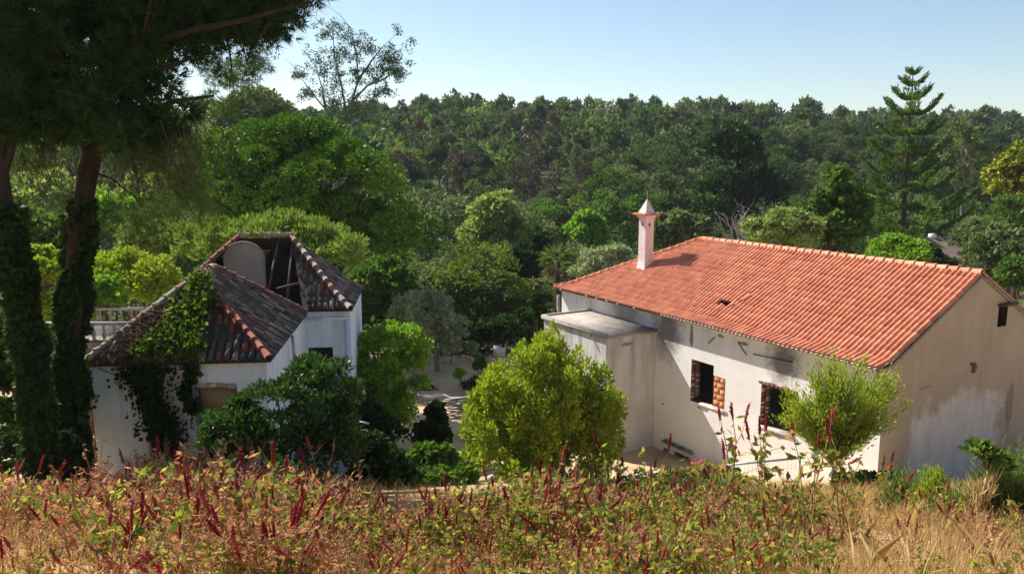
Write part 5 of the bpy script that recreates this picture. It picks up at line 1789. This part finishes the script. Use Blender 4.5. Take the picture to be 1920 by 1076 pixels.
# ------------------------------------------------------------------ weeds on the near slope
def weed_shape(dry, seed, tall=False):
    r0 = np.random.default_rng(seed)
    st, LVp, LVd, spk = MB(), [], [], []
    ns = r0.integers(5, 8) if not tall else 3
    for s in range(ns):
        a = r0.uniform(0, 6.28)
        h = r0.uniform(.45, .98) if not tall else r0.uniform(1.1, 1.6)
        out = r0.uniform(.12, .62) if not tall else r0.uniform(.1, .4)
        top = np.array([math.cos(a) * out, math.sin(a) * out, h])
        pth = np.array([(0, 0, -.08), top * [.35, .35, .45], top * [.7, .7, .8], top])
        pth[1:3] += r0.normal(0, .02, (2, 3))
        st.tube(pth, [.012, .010, .007, .004], 3, False)
        if tall:
            spk.append((top, pth[3] - pth[2]))
        for b in range(3):
            t = r0.uniform(.4, .9)
            q_ = np.array([np.interp(t, [0, .33, .66, 1], pth[:, i]) for i in range(3)])
            e_ = q_ + np.array([r0.normal(0, .16), r0.normal(0, .16), r0.uniform(.05, .22)])
            st.tube([q_, (q_ + e_) / 2 + r0.normal(0, .015, 3), e_], [.006, .005, .003], 3, False)
            if r0.random() < .45:
                spk.append((e_, e_ - q_))
            for k in range(4):
                LVp.append(q_ + (e_ - q_) * r0.random() + r0.normal(0, .02, 3))
                LVd.append(r0.normal(0, 1, 3) + np.array([0, 0, -.2]))
        for k in range(14 if not dry else 12):
            t = r0.uniform(.12, 1)
            q_ = np.array([np.interp(t, [0, .33, .66, 1], pth[:, i]) for i in range(3)])
            LVp.append(q_ + r0.normal(0, .02, 3))
            LVd.append(r0.normal(0, 1, 3) + np.array([0, 0, -.1]))
        if not tall:
            spk.append((top, pth[3] - pth[2]))
    LVp, LVd = np.array(LVp), unit(np.array(LVd))
    V, F = leafset(LVp, LVd, .125 if not dry else .085, .06 if not dry else .026, .3, 0)
    if not tall:
        r0.shuffle(spk)
    else:
        spk.sort(key=lambda q_: -q_[0][2])
    return st, V, F, spk[:4]


def spike_mesh(mat, seed, L):
    r0 = np.random.default_rng(seed)
    m_, sd = 9, 5
    t = np.linspace(0, 1, m_)
    bend = np.column_stack([.05 * L * np.sin(t * 2.2), .04 * L * t ** 2, t * L])
    V, F = tube(bend, (.0145 * np.sin(np.clip(t * 2.9 + .28, 0, 3.1)) ** .6 + .004), sd, False)
    V = V + r0.normal(0, .0038, V.shape)
    V2, F2 = leafset(V, unit(r0.normal(size=V.shape) + np.array([0, 0, .4])), .027, .018, .4, .2)
    me = bpy.data.meshes.new('flower_spike')
    fill(me, np.concatenate([V, V2]), [F[0], F2 + len(V)])
    me.materials.append(M[mat])
    return me, np.concatenate([V, V2]), np.concatenate([F[0], F2 + len(V)])


spikes = {'spike_red': [spike_mesh('spike_red', s, L) for s, L in ((1, .20), (2, .27), (3, .16))], 'spike_brown': [spike_mesh('spike_brown', s, L) for s, L in ((4, .20), (5, .26), (6, .15))]}
weeds = {}
for dry, s in [(d_, s_) for d_ in (0, 1) for s_ in range(10)]:
    if 1:
        st, V, F, spk = weed_shape(dry, 40 + s + dry * 20, s >= 6)
        so = st.build('weed', M['weedstem'])
        sm_ = so.data
        bpy.data.objects.remove(so)
        lm = bpy.data.meshes.new('leaves')
        fill(lm, V, F)
        lm.materials.append(M['poke_dry' if dry else 'poke_leaf'])
        weeds[dry, s] = (sm_, lm, spk, st, V, F)


def quat_to(dv):
    return Vector(dv).to_track_quat('Z', 'Y')


def put_weed(x, y, dry, s, sc, label, group, redness, sx=1.0):
    sm_, lm, spk, *_ = weeds[dry, s]
    o = inst('tall_weed', sm_)
    o.location = (x, y, G(x, y))
    o.rotation_euler = (rng.normal(0, .16), rng.normal(0, .16), rng.uniform(0, 6.28))
    o.scale = (sc * sx, sc * sx, sc)
    tag(o, label, 'weed', group)
    inst('leaves', lm, o)
    ks = min(1.0, .95 / sc)
    for (e_, dv) in spk[:1 + int(rng.integers(0, 4))]:
        kind = 'spike_red' if rng.random() < redness else 'spike_brown'
        me = spikes[kind][int(rng.integers(3))][0]
        q_ = quat_to(unit(np.array(dv) + np.array([0, 0, .15])))
        inst('flower_spike', me, o, Matrix.Translation(e_) @ q_.to_matrix().to_4x4() @ Matrix.Diagonal((ks / sx, ks / sx, ks * 1.15, 1)))


def slope_limit(u):
    """how far down the slope the weeds grow, by direction"""
    return float(np.interp(u, [-200, 600, 670, 700, 950, 990, 1250, 1420, 1500, 1560, 2200], [14.5, 14.5, 13, 10.0, 10.2, 13.5, 14, 13.5, 12.5, 11.5, 11]))


cand = []
for k in range(5200):
    y = math.sqrt(rng.uniform(5.6 ** 2, 14.6 ** 2))
    x = rng.uniform(-.74, .74) * y
    u = uof(x, y, G(x, y))
    if y > slope_limit(u):
        continue
    dens = float(np.interp(u, [-200, 300, 420, 640, 1400, 1500, 1650, 2200], [.55, .5, .8, 1, 1, .55, .22, .10]))
    clump = .5 + .5 * math.sin(x * 1.9 + 1.3 * math.sin(y * .9)) * math.sin(y * 1.4 + 1.1 * math.sin(x * 1.2))
    if rng.random() > dens * (.12 + .34 * clump):
        continue
    wet = float(np.interp(u, [-200, 400, 700, 1000, 1300, 2000], [.22, .34, .50, .66, .74, .45]))
    cand.append((y, x, 0 if rng.random() < wet else 1))
cand.sort()
far_acc = [[], [], [], 0]


def scale_at(x, y):
    u = uof(x, y, G(x, y))
    lim = slope_limit(u)
    base = float(np.interp(u, [-200, 640, 690, 960, 1010, 2200], [.86, .86, .66, .66, .72, .64]))
    base *= .78 + .5 * (.5 + .5 * math.sin(x * 1.15 + 2.1) * math.sin(y * .8 + x * .5))
    return base * rng.choice([rng.uniform(.55, .95), rng.uniform(.8, 1.15)]) * (.80 if y < 8.2 else 1)


TXT = {0: ('green leaved pokeweed with upright red and brown spikes on the slope', 'green weeds on the near slope'), 1: ('dried orange brown pokeweed with red spikes on the slope', 'dry weeds on the near slope')}
for i, (y, x, dry) in enumerate(cand):
    s = int(rng.integers(6))
    sc = scale_at(x, y)
    if i < 290:
        put_weed(x, y, dry, s, sc, TXT[dry][0], TXT[dry][1], .72)
    else:
        _, _, spk, st, V, F = weeds[dry, s]
        a = rng.uniform(0, 6.28)
        Rm = np.array([[math.cos(a), -math.sin(a), 0], [math.sin(a), math.cos(a), 0], [0, 0, 1]]) * sc
        off = np.array([x, y, G(x, y)])
        Vs, Fs = np.concatenate(st.V), np.concatenate([f for f in st.F if f.shape[1] == 4])
        for Vq, Fq, mi in [(Vs, Fs, 0), (V, F, 1 + dry)]:
            far_acc[0].append(Vq @ Rm.T + off)
            far_acc[1].append(Fq + far_acc[3])
            far_acc[2] += [mi] * len(Fq)
            far_acc[3] += len(Vq)
        for (e_, dv) in spk[:1 + int(rng.integers(0, 2))]:
            kd = 'spike_red' if rng.random() < .72 else 'spike_brown'
            _, Vq, Fq = spikes[kd][int(rng.integers(3))]
            Q = np.array(quat_to(unit(np.array(dv) + np.array([0, 0, .15]))).to_matrix())
            far_acc[0].append((Vq @ Q.T + e_) @ Rm.T + off)
            far_acc[1].append(Fq + far_acc[3])
            far_acc[2] += [3 if kd == 'spike_red' else 4] * len(Fq)
            far_acc[3] += len(Vq)
wf = mk('weeds', np.concatenate(far_acc[0]), np.concatenate(far_acc[1]), [M['weedstem'], M['poke_leaf'], M['poke_dry'], M['spike_red'], M['spike_brown']], fm=far_acc[2])
tag(wf, 'tangled mass of pokeweed lower down the slope towards the houses', 'weeds', kind='stuff')
# a few that stand out against the walls
for (u, y, hh, dry, s, lb) in ((1392, 10.2, 1.72, 0, 1, 'tall pokeweed with two upright spikes against the sunlit wall'), (1440, 9.6, 1.60, 0, 3, 'pokeweed with a slanting crimson spike before the sunlit wall'),
                               (1518, 9.4, 1.55, 0, 2, 'tall leafy pokeweed in front of the willow shrub stem'), (1585, 9.8, 1.45, 0, 4, 'pokeweed with a long leaning red spike near the willow shrub'),
                               (1640, 10.4, 1.05, 0, 0, 'pokeweed left of the brooms with drooping red spikes'), (1178, 10.8, 1.32, 0, 5, 'pokeweed rising in front of the extension corner'),
                               (1225, 10.4, 1.25, 0, 2, 'pokeweed with pale tipped spike before the extension'), (1760, 8.6, .85, 1, 1, 'pair of dark dried seed spikes on the dry grass'),
                               (1700, 8.3, .75, 1, 4, 'low reddish dried pokeweed on the dry grass'), (190, 11.5, 1.35, 1, 2, 'dried pokeweed standing tall before the cottage wall'),
                               (470, 11.8, 1.25, 1, 3, 'dried pokeweed with orange stalks before the dark bush'), (605, 11.5, 1.28, 1, 5, 'dried pokeweed with crimson spikes before the dark bush')):
    q_ = P(u, 950, y)
    put_weed(q_[0], y, dry, 6 + s % 4, hh / 1.45, lb, None, .85 if not dry else .6, .9)

# dry grass on the slope
n_ = 15000
y = np.sqrt(rng.uniform(5.5 ** 2, 20.5 ** 2, n_))
x = rng.uniform(-.78, .78, n_) * y
u = 960 + FPX * x / (y * 1.06)
keep = rng.random(n_) < np.interp(u, [-200, 350, 640, 1350, 1500, 2300], [.5, .35, .15, .15, .8, 1.0])
x, y = x[keep], y[keep]
n_ = len(x)
z = ground(x, y)
kb = 7
bp = np.repeat(np.column_stack([x, y, z]), kb, 0) + rng.normal(0, .05, (n_ * kb, 3)) * [1, 1, 0]
hh = np.repeat(rng.uniform(.16, .5, n_), kb) * rng.uniform(.6, 1.2, n_ * kb)
ln = rng.normal(0, .35, (n_ * kb, 2))
mid_ = bp + np.column_stack([ln[:, 0] * hh * .4, ln[:, 1] * hh * .4, hh * .6])
tip = bp + np.column_stack([ln[:, 0] * hh * 1.2, ln[:, 1] * hh * 1.2, hh])
sd = unit(rng.normal(size=(n_ * kb, 3)) * [1, 1, 0]) * .0045
V = np.stack([bp - sd, bp + sd, mid_ + sd * .7, tip, mid_ - sd * .7], 1).reshape(-1, 3)
F = np.arange(5 * n_ * kb).reshape(-1, 5)
gr = mk('dry_grass', V, F, M['straw'])
tag(gr, 'straw coloured dry grass covering the near slope', 'grass', kind='stuff')


# ------------------------------------------------------------------ air over the valley
hz_m = bpy.data.materials.new('thin_air')
hz_m.use_nodes = True
hn, hl = hz_m.node_tree.nodes, hz_m.node_tree.links
hn.remove(hn['Principled BSDF'])
pv = hn.new('ShaderNodeVolumePrincipled')
pv.inputs['Color'].default_value = (.86, .91, 1.0, 1)
pv.inputs['Density'].default_value = .00015
pv.inputs['Anisotropy'].default_value = 0.0
hl.new(pv.outputs[0], hn['Material Output'].inputs['Volume'])
hb = MB().box((-1450, -90, -34), (1450, 1650, 48)).build('haze', hz_m)
tag(hb, kind='stuff')
